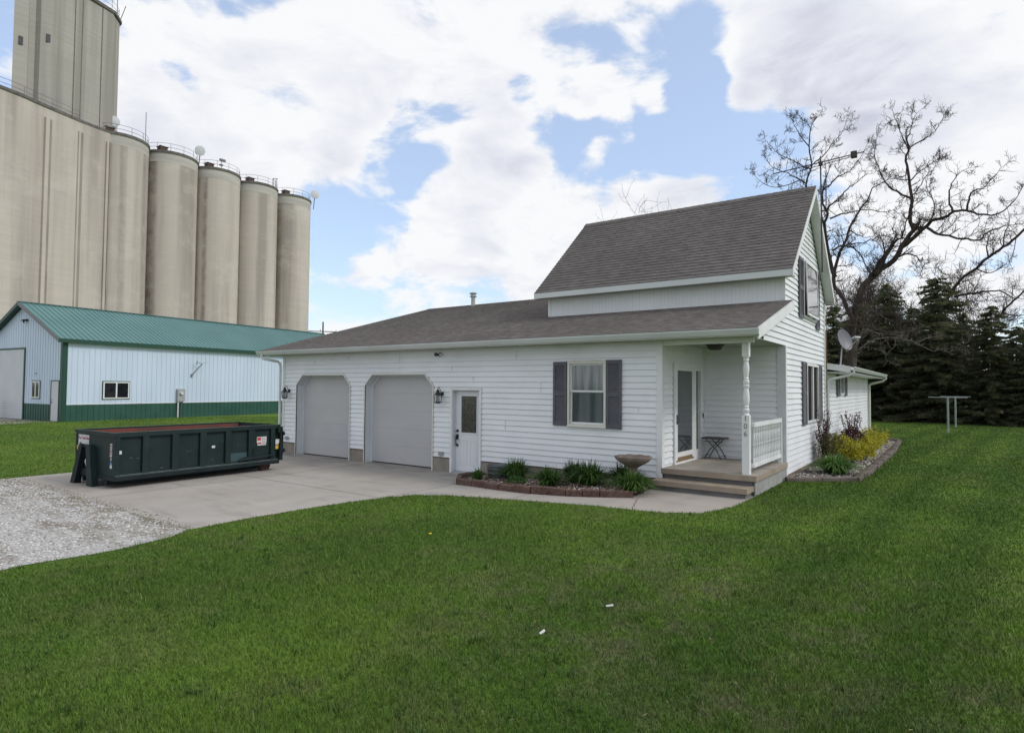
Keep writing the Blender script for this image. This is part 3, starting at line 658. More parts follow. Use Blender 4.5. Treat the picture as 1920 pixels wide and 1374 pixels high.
mb.prism([(XR-.2, D+.003, 4.1), (XR-.2, 4.68, 4.1), (XR-.2, 4.68, 6.5), (XR-.2, D+.003, 4.8)], (.186, 0, 0)); mb.prism([(XR-.2, 6.32, 3.95), (XR-.2, D2, 3.95), (XR-.2, D2, 4.7), (XR-.2, 6.32, 6.0)], (.186, 0, 0))
mb.prism([(XR-.2, 4.681, 5.43), (XR-.2, 6.319, 5.43), (XR-.2, 6.319, 6.0), (XR-.2, 5.19, 6.98), (XR-.2, 4.681, 6.5)], (.186, 0, 0))
part(mb, 'wall_sheathing', 'trim_white')
mb = MB(); mb.box(XR+.001, XR+.024, D-.02, D+.09, .28, 3.14); part(mb, 'corner_trim', 'trim_white'); mb = MB(); mb.box(XR+.001, XR+.024, D2-.09, D2+.02, .0, 4.62); mb.box(XR-.1, XR+.024, D2+.02, D2+.04, .0, 4.6); part(mb, 'corner_trim', 'trim_white')
mb = MB(); mb.box(XR-.003, XR+.003, D, D2, 0, .298); part(mb, 'foundation', 'foundation')
mb = MB(); mb.box(XR-.001, XR+.02, D, D2, .278, .298); part(mb, 'starter_strip', 'brown_sill')
# casement window
def side_window(y0, y1, z0, z1, x, mull, pane_m, tilt=0.0):
    f = MB(); t_ = .055
    f.box(x-.05, x+.045, y0, y0+t_, z0, z1); f.box(x-.05, x+.045, y1-t_, y1, z0, z1); f.box(x-.05, x+.045, y0+t_, y1-t_, z0, z0+t_); f.box(x-.05, x+.045, y0+t_, y1-t_, z1-t_, z1)
    if mull: ym = (y0+y1)/2; f.box(x-.05, x+.045, ym-.045, ym+.045, z0+t_, z1-t_)
    w = part(f, 'window', 'trim_white')
    g_ = MB()
    if tilt: g_.prism([(x-.02, y0+t_, z0+t_), (x-.02, y1-t_, z0+t_), (x-.02, y1-t_, z1-t_), (x-.02, y0+t_, z1-t_)], (.01, 0, 0))
    else: g_.box(x-.01, x, y0+t_, y1-t_, z0+t_, z1-t_)
    part(g_, 'pane', pane_m, w)
    return w
side_window(5.0, 6.62, 1.33, 2.83, XR, True, 'glass_shaded')
uw = side_window(4.68, 6.32, 3.97, 5.42, XR, False, 'glass_deep')
mb = MB(); t_ = .07   # outer storm sash, hinged at the top and standing a little open
a0 = Vector((XR+.06, 0, 5.38)); a1 = Vector((XR+.10, 0, 4.03)); d_ = (a1-a0)
for (y0, y1, f0, f1) in ((4.72, 4.77, 0, 1), (6.23, 6.28, 0, 1), (4.77, 6.23, 0, .04), (4.77, 6.23, .96, 1)):
    p, q = a0+d_*f0, a0+d_*f1
    mb.prism([(p.x, y0, p.z), (p.x, y1, p.z), (q.x, y1, q.z), (q.x, y0, q.z)], (.025, 0, 0))
ss = part(mb, 'storm_sash', 'trim_white', uw)
mb = MB(); p, q = a0+d_*.06, a0+d_*.94; mb.prism([(p.x+.01, 4.78, p.z), (p.x+.01, 6.22, p.z), (q.x+.01, 6.22, q.z), (q.x+.01, 4.78, q.z)], (.006, 0, 0)); part(mb, 'storm_pane', 'glass_deep', uw)
shutter((XR+.016, 4.45, 0), (0, 1, 0), .50, 1.30, 2.86, (1, 0, 0)); shutter((XR+.016, 6.68, 0), (0, 1, 0), .50, 1.30, 2.86, (1, 0, 0))
shutter((XR+.016, 4.12, 0), (0, 1, 0), .50, 3.92, 5.40, (1, 0, 0)); shutter((XR+.016, 6.38, 0), (0, 1, 0), .50, 3.80, 5.38, (1, 0, 0))

# roofs
def roof_slope(name, m, O, U, V, spans, vmax, cutv=()):
    O, U, V = Vector(O), Vector(U), Vector(V); Nn = U.cross(V).normalized()
    if Nn.z < 0: Nn = -Nn
    mb_ = MB(); lap(mb_, O, U, V, Nn, spans, 0, vmax, .14, .011, cutv, uv=True); o = part(mb_, name, m, recalc=False); return o
len1 = math.hypot(RY-EY, RZ-EZ); V1 = Vector((0, RY-EY, RZ-EZ)).normalized()
vk = (D-EY)/V1.y
lower_roof = roof_slope('lower_roof', 'shingles', (0, EY-.06, EZ-.017), (1, 0, 0), V1, lambda v: [(-13.55, 1.97)] if v < vk+.05 else [(-13.55, -4.36)], len1+.06, (vk+.05,))
mb = MB(); th = .10     # roof deck below the shingles, and rear slope
def slab(mb_, pts, t):
    mb_.prism([(a, b, c-.012) for a, b, c in pts], (0, 0, -t))
slab(mb, [(-13.54, EY, EZ), (1.96, EY, EZ), (1.96, D, EZ+S1*(D-EY)), (-13.54, D, EZ+S1*(D-EY))], th)
slab(mb, [(-13.54, D, EZ+S1*(D-EY)), (-4.36, D, EZ+S1*(D-EY)), (-4.36, RY, RZ), (-13.54, RY, RZ)], th)
slab(mb, [(-13.54, RY, RZ), (-4.36, RY, RZ), (-4.36, 15.3, RZ-S1*7.8), (-13.54, 15.3, RZ-S1*7.8)], th)
part(mb, 'roof_deck', 'trim_white')
roof_slope('rear_roof', 'shingles', (0, RY, RZ+.004), (-1, 0, 0), (0, 7.91, -(RZ-EZ)), lambda v: [(4.36, 13.55)], 1.0) if False else None
mb = MB(); mb.uv = []
P = [(-13.55, RY, RZ+.006), (-4.36, RY, RZ+.006), (-4.36, 15.35, RZ-S1*7.85+.006), (-13.55, 15.35, RZ-S1*7.85+.006)]
mb.quad(*P); mb.uv = [(p[0], p[1]) for p in P]; part(mb, 'rear_roof', 'shingles')
mb = MB(); mb.uv = []      # ridge caps
def ridgecap(x0, x1, y, z, m, s_):
    mb_ = MB(); mb_.uv = []; x = x0
    while x < x1-.01:
        xe = min(x+.2, x1); 
        for sg in (-1, 1):
            vs = [(x, y, z+.03), (xe, y, z+.022), (xe, y+sg*.15, z+.022-.15*s_), (x, y+sg*.15, z+.03-.15*s_)]
            mb_.add(vs, [(0, 1, 2, 3)]); mb_.uv += [(v[0]*1.3, v[1]+x) for v in vs]
        x = xe
    part(mb_, 'ridge_cap', m)
ridgecap(-13.55, -4.4, RY, RZ-.006, 'shingles', S1)
# left rake board + right rake board (lower roof)
def rake(x0, x1, ya, yb, z_at, dep, name='rake_board', m='trim_white'):
    mb_ = MB(); mb_.prism([(x0, ya, z_at(ya)-.02), (x0, yb, z_at(yb)-.02), (x0, yb, z_at(yb)-.02-dep), (x0, ya, z_at(ya)-.02-dep)], (x1-x0, 0, 0)); part(mb_, name, m)
zl = lambda y: EZ+S1*(y-EY)
rake(1.961, 1.985, EY-.02, D-.001, zl, .20)
rake(-13.565, -13.541, EY-.02, RY, zl, .20)
mb = MB(); mb.prism([(-13.565, RY, RZ-.02), (-13.565, 15.3, RZ-.02-S1*7.8), (-13.565, 15.3, RZ-.22-S1*7.8), (-13.565, RY, RZ-.22)], (.024, 0, 0)); part(mb, 'rake_board', 'trim_white')
# soffits
mb = MB(); mb.box(-13.54, .0, EY+.0, -.003, ZC, ZC+.015); mb.box(.0, XR-.003, EY, D-.01, ZC, ZC+.015); mb.box(XR, 1.96, EY, -.0, ZC, ZC+.015); part(mb, 'soffit', 'soffit')
mb = MB(); mb.prism([(XR+.015, EY+.1, zl(EY+.1)-.15), (XR+.015, D, zl(D)-.15), (XR+.015, D, zl(D)-.165), (XR+.015, EY+.1, zl(EY+.1)-.165)], (.145, 0, 0)); part(mb, 'rake_soffit', 'soffit')
mb = MB(); mb.box(-13.54, 1.985, EY-.02, EY, ZC-.01, EZ-.03); part(mb, 'fascia', 'trim_white')
mb = MB(); mb.box(XR+.016, 1.96, EY, .02, ZC+.001, ZC+.10); part(mb, 'rake_return', 'trim_white')
# frieze above the front wall under soffit
mb = MB(); mb.box(.02, XR-.03, -.03, .02, ZC-.14, ZC-.001) if False else mb.box(.03, XR+.01, -.02, .03, ZC-.10, ZC-.001); part(mb, 'porch_beam', 'trim_white')
# gutter
def gutter(a, b, face, name='gutter'):       # K profile swept from a to b, face = outward direction
    a, b, face = Vector(a), Vector(b), Vector(face)
    prof = [(0, -.005), (0, -.11), (.055, -.11), (.075, -.075), (.095, -.04), (.105, -.02), (.105, 0), (.09, 0), (.09, -.015), (.085, -.035), (.06, -.09), (.008, -.098), (.008, -.005)]
    mb_ = MB(); mb_.prism([a+face*p+Vector((0, 0, q)) for p, q in prof], b-a); return part(mb_, name, 'gutter')
gutter((-13.56, EY-.021, EZ-.03), (1.99, EY-.021, EZ-.03), (0, -1, 0))
mb = MB()
for x_ in np.arange(-13.2, 1.9, .61): mb = MB(); mb.box(x_, x_+.02, EY-.122, EY-.02, EZ-.034, EZ-.03); part(mb, 'gutter_strap', 'gutter')
mb = MB()
gy_ = EY-.075
mb.tube([(-13.3, gy_, EZ-.13), (-13.3, gy_, EZ-.20), (-13.24, gy_+.03, EZ-.27), (-12.97, -.12, ZC-.20), (-12.9, -.07, ZC-.27), (-12.885, -.06, ZC-.4), (-12.885, -.06, .30), (-12.9, -.10, .2), (-12.98, -.2, .15)], .042, 8)
part(mb, 'downspout', 'gutter', smooth=True)

# upper half-storey: knee wall, steep roof
mb = MB(); zk = zl(D)
mb.box(-4.357, XR-.0, D-.012, D+.05, zk-.05, MEZ+.12)
part(mb, 'knee_wall', 'siding')
mb = MB(); x_ = -4.30
while x_ < XR-.05: mb.box(x_, x_+.006, D-.016, D-.0125, zk, MEZ-.0); mb.box(x_+.09, x_+.093, D-.0145, D-.0125, zk, MEZ); x_ += .19
part(mb, 'knee_wall_batten', 'trim_cream')
mb = MB(); mb.box(-4.36, -4.28, D-.03, D-.0165, zk+.02, MEZ); part(mb, 'corner_trim', 'trim_white'); mb = MB(); mb.box(XR-.06, XR+.024, D-.03, D-.0165, zk+.02, MEZ); part(mb, 'corner_trim', 'trim_white')
VM = Vector((0, MRY-MEY, MRZ-MEZ)).normalized(); lenm = math.hypot(MRY-MEY, MRZ-MEZ)
XA, XB = -4.6, 2.03
roof_slope('upper_roof', 'shingles_upper', (0, MEY-.04, MEZ+.06-.035), (1, 0, 0), VM, lambda v: [(XA, XB)], lenm+.055)
mb = MB(); mb.uv = []
P = [(XA, MRY, MRZ+.065), (XB, MRY, MRZ+.065), (XB, MEYB+.04, MEZ+.03), (XA, MEYB+.04, MEZ+.03)]
mb.quad(*P); mb.uv = [(p[0], p[1]) for p in P]; part(mb, 'upper_roof_rear', 'shingles_upper')
ridgecap(XA, XB, MRY, MRZ+.055, 'shingles_upper', MS)
mb = MB()
mb.prism([(XA+.01, MEY, MEZ+.04), (XA+.01, MRY, MRZ+.05), (XA+.01, MRY, MRZ-.08), (XA+.01, MEY, MEZ-.07)], (XB-XA-.03, 0, 0))
mb.prism([(XA+.01, MEYB, MEZ+.04), (XA+.01, MRY, MRZ+.05), (XA+.01, MRY, MRZ-.08), (XA+.01, MEYB, MEZ-.07)], (XB-XA-.03, 0, 0)); part(mb, 'roof_deck', 'soffit')
for (xx0, xx1) in ((XB-.018, XB+.006), (XA-.014, XA+.009)):
    mb = MB()
    for sg, e_ in ((1, MEY), (-1, MEYB)):
        ee = e_-sg*.02; dz = .17
        mb.prism([(xx0, ee, MEZ+.02), (xx0, MRY, MRZ+.045), (xx0, MRY, MRZ+.045-dz*1.1), (xx0, ee+sg*.0, MEZ+.02-dz)], (xx1-xx0, 0, 0))
    part(mb, 'rake_board', 'trim_white')
mb = MB(); mb.box(XA, XB-.02, MEY-.045, MEY-.02, MEZ-.12, MEZ+.02); part(mb, 'fascia', 'gutter')
mb = MB(); mb.box(XA+.01, XB-.02, MEY-.019, D-.014, MEZ-.10, MEZ-.085); part(mb, 'soffit', 'soffit'); mb = MB(); mb.box(XR+.026, XB-.02, MEYB-.36, MEYB+.02, MEZ-.10, MEZ-.085); part(mb, 'soffit', 'soffit')
mb = MB()   # gable-end soffit panel, ribbed, rear slope side
mb.prism([(XR+.015, MRY, MRZ-.10), (XR+.015, MEYB-.02, MEZ-.09), (XR+.015, MEYB-.02, MEZ-.11), (XR+.015, MRY, MRZ-.12)], (XB-XR-.035, 0, 0))
mb.prism([(XR+.015, MRY, MRZ-.10), (XR+.015, MEY+.02, MEZ-.09), (XR+.015, MEY+.02, MEZ-.11), (XR+.015, MRY, MRZ-.12)], (XB-XR-.035, 0, 0))
part(mb, 'rake_soffit', 'trim_white')
mb = MB()   # left gable above lower roof
mb.prism([(-4.357, D, 4.1), (-4.357, D2, 3.4), (-4.357, D2, MEZ), (-4.357, MRY, MRZ-.15), (-4.357, D, MEZ+.1)], (.05, 0, 0)); mb.box(-4.357, XR-.2, D2-.03, D2, 0, MEZ+.1); part(mb, 'rear_wall', 'siding')

# rear addition
AX = XR+.004; AY1 = 18.9; AE = 2.42; AZ = 2.84
def aspans(z): return holes((D2+.04, AY1), [(10.72, 11.55)] if 2.01 < z < 2.72 else [])
mb = MB(); lap(mb, (AX, 0, 0), (0, 1, 0), (0, 0, 1), (1, 0, 0), aspans, .3, 2.78, .1285, .0145, (2.01, 2.72), rec=.010); part(mb, 'addition_wall', 'siding', recalc=False)
mb = MB(); mb.box(AX-.1, AX-.014, D2+.05, 10.72, 0, 2.78); mb.box(AX-.1, AX-.014, 11.55, AY1, 0, 2.78); mb.box(-6, AX-.003, AY1-.1, AY1-.001, 0, 2.78); part(mb, 'wall_sheathing', 'trim_white')
mb = MB(); mb.box(AX-.1, AX+.024, AY1-.1, AY1+.02, .2, 2.78); part(mb, 'corner_trim', 'trim_cream')
side_window(10.72, 11.55, 2.01, 2.72, AX, False, 'glass_dark')
shutter((AX+.016, 9.95, 0), (0, 1, 0), .60, 1.97, 2.76, (1, 0, 0)); shutter((AX+.016, 11.62, 0), (0, 1, 0), .62, 1.97, 2.74, (1, 0, 0))
mb = MB(); sa = .16
mb.prism([(AE, 8.05, AZ), (AE, 19.2, AZ), (-3.0, 19.2, AZ+sa*5.4), (-3.0, 8.05, AZ+sa*5.4)], (0, 0, -.12)); part(mb, 'addition_roof', 'shingles_upper')
mb = MB(); mb.prism([(AE+.0, 8.03, AZ+.01), (XR+.03, 8.03, AZ+.01+sa*(AE-XR)), (XR+.03, 8.03, AZ+sa*(AE-XR)-.17), (AE, 8.03, AZ-.17)], (0, .018, 0)); mb.box(AX+.016, AE, 8.06, 19.1, AZ-.17, AZ-.15); part(mb, 'addition_fascia', 'trim_white')
gutter((AE+.002, 8.03, AZ), (AE+.002, 19.22, AZ), (1, 0, 0))
mb = MB(); mb.tube([(AE+.05, 8.25, AZ-.11), (AE+.05, 8.25, AZ-.17), (AE-.05, 8.2, AZ-.24), (AX+.14, 8.05, AZ-.36), (AX+.07, 8.0, AZ-.42), (AX+.06, 7.98, AZ-.5), (AX+.06, 7.98, .4)], .042, 8); part(mb, 'downspout', 'gutter', smooth=True)
mb = MB(); mb.tube([(AE+.05, 19.05, AZ-.11), (AE+.05, 19.05, AZ-.17), (AE-.05, 19.05, AZ-.27), (AX+.14, 19.0, AZ-.40), (AX+.07, 18.98, AZ-.46), (AX+.07, 18.97, AZ-.5), (AX+.07, 18.97, .3)], .045, 8); part(mb, 'downspout', 'trim_cream', smooth=True)
mb = MB(); mb.tube([(XR+.06, D2-.03, .3), (XR+.06, D2-.03, 4.5)], .012, 6); part(mb, 'cable_conduit', 'brown_sill')
# roof pipe
vp = MB(); vx, vy = -10.9, 7.3; vp.lathe((vx, vy, 0), [(.085, 5.35), (.085, 5.80), (.14, 5.80), (.14, 5.84), (.10, 5.845), (.10, 5.90), (.15, 5.93), (.15, 5.96), (.05, 5.99)], 16); part(vp, 'flue_pipe', 'steel', smooth=True)
# hose outlets / boxes
def small_box(x, z):
    b_ = MB(); b_.box(x-.075, x+.075, -.05, -.005, z-.05, z+.05); b_.box(x-.05, x-.005, -.06, -.05, z-.035, z+.035); b_.box(x+.01, x+.05, -.06, -.05, z-.035, z+.035); part(b_, 'outlet_box', 'steel')
small_box(-12.52, .50); small_box(-5.92, .46)

# ------------------------------------------------------------------ fixtures on the house
def lantern(x, z, label):
    t_ = thing('wall_lantern', label, 'lantern', (x, -.02, z), 'carriage lanterns beside the garage doors')
    b_ = MB(); b_.lathe((x, -.002, z+.02), [(.055, 0), (.055, -.02), (.03, -.035)], 12, 'y'); b_.tube([(x, -.03, z+.02), (x, -.07, z+.10), (x, -.12, z+.19), (x, -.16, z+.19), (x, -.17, z+.15)], .009, 8)
    b_.tube([(x, -.03, z+.0), (x, -.09, z-.04), (x, -.13, z-.02)], .007, 6); b_.build('bracket', 'black_metal', t_)
    b_ = MB(); b_.lathe((x, -.17, z), [(.012, .15), (.02, .12), (.05, .10), (.055, .085), (.03, .08), (.085, .01), (.09, 0)], 8); b_.build('lantern_cap', 'black_metal', t_)
    b_ = MB()
    for k in range(4):
        a = math.pi/4+k*math.pi/2; b_.tube([(x+.095*math.cos(a), -.17+.095*math.sin(a), z), (x+.078*math.cos(a), -.17+.078*math.sin(a), z-.19)], .009, 6)
    b_.lathe((x, -.17, z-.19), [(.085, 0), (.085, -.02), (.03, -.04)], 8); b_.lathe((x, -.17, z), [(.1, 0), (.1, -.015)], 8); b_.box(x-.002, x+.002, -.245, -.095, z-.19, z)
    b_.build('lantern_cage', 'black_metal', t_)
    b_ = MB(); b_.lathe((x, -.17, z-.185), [(.055, 0), (.066, .175)], 4); b_.build('lantern_glass', 'lantern_glass', t_)
lantern(-12.47, 1.98, 'black carriage lantern at the far left corner, between downspout and first garage door')
lantern(-5.92, 1.97, 'black carriage lantern between the right garage door and the white entry door')
t_ = thing('porch_light', 'dark square flush light fixture under the porch ceiling', 'light', (.62, 1.45, ZC))
b_ = MB(); b_.box(.62-.16, .62+.16, 1.45-.16, 1.45+.16, ZC-.03, ZC-.001); b_.build('canopy', 'dark_bronze', t_)
b_ = MB(); b_.lathe((.62, 1.45, ZC-.03), [(.19, 0), (.17, -.03), (.13, -.09), (.11, -.10)], 8); b_.build('shade', 'dark_bronze', t_)
t_ = thing('security_light', 'small dark floodlight and sensor under the eave above the garage', 'light', (-6.0, -.02, 3.0))
b_ = MB(); b_.lathe((-6.0, -.005, 3.0), [(.05, 0), (.05, -.03)], 10, 'y'); b_.lathe((-6.05, -.04, 3.0), [(.02, 0), (.045, -.05), (.05, -.10)], 10, 'y'); b_.build('lamp_head', 'black_metal', t_)
b_ = MB(); b_.lathe((-5.92, -.03, 2.99), [(.02, 0), (.03, -.05), (.03, -.08)], 10, 'y'); b_.build('sensor', 'light_grey', t_)
# satellite dish on the addition roof
dc = Vector((2.0, 10.0, 3.74)); t_ = thing('satellite_dish', 'grey oval satellite dish with a feed arm standing on the low rear roof', 'satellite dish', (1.9, 10.1, 3.0))
ax_ = Vector((.82, -.50, .30)).normalized(); u_ = ax_.cross(Vector((0, 0, 1))).normalized(); w_ = u_.cross(ax_)
b_ = MB(); nr, nk = 6, 28; vs = []; fs = []
for sgn in (0, 1):
    for i in range(nr+1):
        q = i/nr
        for k in range(nk):
            a = 2*math.pi*k/nk; vs.append(dc + u_*(.30*q*math.cos(a)) + w_*(.355*q*math.sin(a)) + ax_*(.07*q*q-.012*sgn))
o2 = (nr+1)*nk
for s_ in (0, 1):
    for i in range(nr):
        for k in range(nk): a, b = s_*o2+i*nk+k, s_*o2+i*nk+(k+1) % nk; fs.append((a, b, b+nk, a+nk))
for k in range(nk): a, b = nr*nk+k, nr*nk+(k+1) % nk; fs.append((a, b, b+o2, a+o2))
b_.add(vs, fs); b_.build('reflector', 'dish_grey', t_, smooth=True)
fe = dc + ax_*.52 - w_*.10 + u_*.05; bt = dc - w_*.36
b_ = MB(); b_.tube([bt, bt+(fe-bt)*.5-w_*.02, fe-w_*.08], .014, 8); b_.build('feed_arm', 'light_grey', t_)
b_ = MB()
for k in (-1, 0, 1): b_.tube([fe+u_*.07*k, fe+u_*.07*k-ax_*.12], .035, 10)
b_.tube([fe-u_*.12, fe+u_*.12], .025, 8); b_.build('receiver', 'light_grey', t_)
b_ = MB(); b_.tube([dc-ax_*.02-w_*.1, dc-ax_*.12-w_*.22, (1.9, 10.1, 3.0), (1.9, 10.1, 2.88)], .022, 8); b_.box(1.8, 2.0, 10.0, 10.2, 2.92, 2.97); b_.build('mast', 'light_grey', t_)
# tv antenna on the gable
t_ = thing('tv_antenna', 'long rooftop television antenna on a thin mast behind the gable peak', 'antenna', (1.95, 5.6, 5.0))
b_ = MB(); b_.tube([(2.09, 5.6, 5.2), (2.07, 5.6, 8.22)], .018, 8); b_.tube([(2.2, 5.55, 6.9), (2.2, 5.55, 7.75)], .014, 8); b_.box(2.03, 2.12, 5.56, 5.64, 7.98, 8.08); b_.build('mast', 'dark_bronze', t_)
pa, pb = Vector((1.0, 5.2, 7.86)), Vector((3.0, 6.1, 8.30))
b_ = MB(); b_.tube([pa, pb], .014, 6); b_.tube([Vector((1.6, 5.47, 7.98))-Vector((0, 0, .08)), pb-Vector((.25, .1, .1))], .010, 6)
d_ = (pb-pa); b_.box(2.72, 2.86, 5.94, 6.08, 8.17, 8.32)
b_.build('boom', 'dark_bronze', t_)
b_ = MB(); pr = Vector((-d_.y, d_.x, 0)).normalized()
for k in range(15):
    q = k/14; c = pa+d_*q; l_ = .75*(1-q)+.22
    b_.tube([c-pr*l_-d_.normalized()*.18*(1-q), c, c+pr*l_-d_.normalized()*.18*(1-q)], .006, 4)
b_.build('elements', 'dark_bronze', t_)
# folding table on porch
t_ = thing('folding_table', 'small dark folding table with crossed legs on the porch', 'table', (.33, 2.33, .58))
b_ = MB(); b_.box(.10, .60, 2.12, 2.52, 1.035, 1.06); 
for k in range(5): b_.box(.10, .60, 2.12+k*.083, 2.12+k*.083+.07, 1.06, 1.068)
b_.build('table_top', 'dark_bronze', t_)
for yy in (2.15, 2.49):
    for (a, b) in ((.14, .56), (.56, .14)):
        l_ = MB(); l_.tube([(a+(b-a)*.0, yy+(.01 if a < b else -.01), .585), (b*.88+a*.12, yy+(.01 if a < b else -.01), 1.035)] if False else [(a*.9+.033, yy, .585), (.35+(.35-a)*.55*-1*-1*0+(a-.35)*.35, yy, .80), (.35-(a-.35)*.75, yy, 1.035)], .011, 6); l_.build('leg', 'dark_bronze', t_)
b_ = MB(); b_.tube([(.16, 2.15, .66), (.16, 2.49, .66)], .008, 6); b_.tube([(.54, 2.15, .66), (.54, 2.49, .66)], .008, 6); b_.tube([(.14, 2.15, .98), (.56, 2.15, .98)], .009, 6); b_.build('stretcher', 'dark_bronze', t_)

# ------------------------------------------------------------------ flower bed in front
BED = [(-4.55, -.85), (-4.2, -1.28), (-3.7, -1.38), (-2.8, -1.62), (-1.9, -1.78), (-1.13, -1.76), (-.5, -1.62), (.05, -1.42), (.10, -.95), (-.06, -.46), (-.06, -.03), (-4.55, -.03)]
tag(strip_mesh([(x, y) for x, y in BED], .07, 'flower_bed_soil', 'soil'), kind='structure')
rb_ = random.Random(11)
def edging(path, name, label, m, h_, seglen=.3, wd=.11, base=None):
    t_ = thing(name, label, 'edging', (path[0][0], path[0][1], 0)); b_ = MB()
    # resample
    P = [Vector((x, y)) for x, y in path]; out_ = []
    for a, b in zip(P[:-1], P[1:]):
        n_ = max(1, round((b-a).length/seglen))
        for k in range(n_): out_.append((a+(b-a)*k/n_, a+(b-a)*(k+1)/n_))
    for a, b in out_:
        d = (b-a).normalized(); n_ = Vector((-d.y, d.x)); g_ = .006; hh = h_*rb_.uniform(.88, 1.1); j = rb_.uniform(-.012, .012); c = .015
        z0 = hx((a.x+b.x)/2)-.01
        pr_ = [(-wd/2, 0), (wd/2, 0), (wd/2, hh-c), (wd/2-c, hh), (-wd/2+c, hh), (-wd/2, hh-c)]
        A = [Vector((*(a+d*g_+n_*(q+j)), z0+z)) for q, z in pr_]
        b_.prism(A, Vector((*(d*((b-a).length-2*g_)), 0)))
    b_.build('edging_blocks', m, t_); return t_
edging([(-4.55, -.1), (-4.58, -.85), (-4.22, -1.32), (-3.7, -1.44), (-2.8, -1.68), (-1.9, -1.84), (-1.13, -1.82), (-.5, -1.68), (.06, -1.48)], 'brick_edging', 'reddish brown brick edging around the front flower bed', 'edging_brick', .15, .42)
def stones(name, label, poly, n, zfun, smin, smax, m, seed, tone=(0, 1)):
    r_ = random.Random(seed); xs = [p[0] for p in poly]; ys = [p[1] for p in poly]; b_ = MB(); c = 0
    def inside(x, y):
        k = False; j = len(poly)-1
        for i in range(len(poly)):
            if (poly[i][1] > y) != (poly[j][1] > y) and x < (poly[j][0]-poly[i][0])*(y-poly[i][1])/(poly[j][1]-poly[i][1])+poly[i][0]: k = not k
            j = i
        return k
    while c < n:
        x, y = r_.uniform(min(xs), max(xs)), r_.uniform(min(ys), max(ys))
        if not inside(x, y): continue
        c += 1; s_ = r_.uniform(smin, smax); z = zfun(x, y)+s_*.25; a = r_.uniform(0, 6.28)
        pts = []
        for (dx, dy, dz) in ((1, 0, 0), (0, 1, 0), (-1, 0, 0), (0, -1, 0), (0, 0, .7), (0, 0, -.7)):
            q = s_*r_.uniform(.7, 1.15); pts.append((x+q*(dx*math.cos(a)-dy*math.sin(a)), y+q*(dx*math.sin(a)+dy*math.cos(a)), z+q*dz))
        b_.add(pts, [(0, 1, 4), (1, 2, 4), (2, 3, 4), (3, 0, 4), (1, 0, 5), (2, 1, 5), (3, 2, 5), (0, 3, 5)], r_.uniform(*tone))
    o = b_.build(name, m, None, tones=True, recalc=False); tag(o, label, 'stones', kind='stuff'); return o
stones('bed_stones', 'white and brown decorative stones covering the front flower bed', BED[1:10]+[(-.06, -.1), (-4.4, -.1)], 2600, lambda x, y: hx(x)+.07, .012, .03, 'bed_stones', 5)
BED2 = [(1.85, 2.5), (3.05, 3.35), (3.12, 5.0), (3.15, 7.5), (3.2, 11.5), (3.1, 15.5), (2.5, 17.2), (1.82, 17.5)]
tag(strip_mesh(BED2, .06, 'side_bed_soil', 'soil'), kind='structure')
stones('side_bed_stones', 'pale gravel stones covering the side flower bed', [(1.88, 2.6), (2.95, 3.4), (3.05, 8), (3.05, 15), (1.88, 17)], 2800, lambda x, y: hx(x)+.06, .015, .035, 'stones', 6)
edging([(1.84, 2.38), (3.06, 3.28), (3.15, 5.0), (3.18, 7.5), (3.24, 11.5), (3.14, 15.6), (2.5, 17.3)], 'stone_edging', 'dark stone block edging along the side flower bed', 'edging_stone', .11, .38, .14)

def blades(b_, c, n, L_, spread, r_, w=.012, droop=.6, tone=(0, 1)):
    for _ in range(n):
        a = r_.uniform(0, 6.28); l_ = L_*r_.uniform(.6, 1.1); out_ = r_.uniform(.15, 1)*spread; base = Vector(c)+Vector((math.cos(a), math.sin(a), 0))*r_.uniform(0, .06)
        side = Vector((-math.sin(a), math.cos(a), 0)); t = r_.uniform(*tone); pts = []
        for k in range(5):
            q = k/4; rr = out_*q**1.3; zz = l_*(q-.55*droop*(out_/spread)*q*q*q*1.6); pts.append((base+Vector((math.cos(a)*rr, math.sin(a)*rr, zz)), w*(1-q**2.2)+.001))
        vs = []
        for p, ww in pts: vs += [p-side*ww, p+side*ww]
        b_.add(vs, [(2*k, 2*k+1, 2*k+3, 2*k+2) for k in range(4)], t)
def daylily(x, y, h_, s_, n, label, seed, m='daylily_leaf', grp='green daylily clumps in the front bed', tone=(0, 1)):
    r_ = random.Random(seed); t_ = thing('daylily_clump', label, 'plant', (x, y, hx(x)+.07), grp); b_ = MB()
    for k in range(7):
        a = k*2.4; rr = s_*.22*math.sqrt(k/6); blades(b_, (x+rr*math.cos(a), y+rr*math.sin(a), hx(x)+.06), n//7, h_, s_, r_, .012, .95, tone)
    b_.build('leaves', m, t_, tones=True, recalc=False); return t_
daylily(-3.15, -.62, .60, .56, 560, 'tall daylily clump right beside the galvanized tub', 1)
daylily(-1.93, -1.18, .50, .56, 480, 'daylily clump standing foremost in the middle of the bed', 2)
daylily(-1.72, -.48, .58, .52, 440, 'dark daylily clump close to the wall below the window left side', 3, tone=(0, .7))
daylily(-1.20, -.78, .62, .58, 580, 'large daylily clump in the bed centre below the window', 4)
daylily(-.62, -.45, .56, .56, 480, 'daylily clump by the wall left of the stone bird bath', 5, tone=(0, .8))
daylily(-.12, -1.12, .46, .58, 560, 'bright daylily clump at the bed corner in front of the bird bath', 6, tone=(.2, 1))
daylily(-3.95, -.98, .36, .28, 170, 'small daylily tuft at the left end of the bed', 7, tone=(.2, 1))
t_ = thing('sedum_mound', 'low rounded bright green mound plant between two daylily clumps', 'plant', (-2.72, -1.2, .1)); b_ = MB(); r_ = random.Random(9)
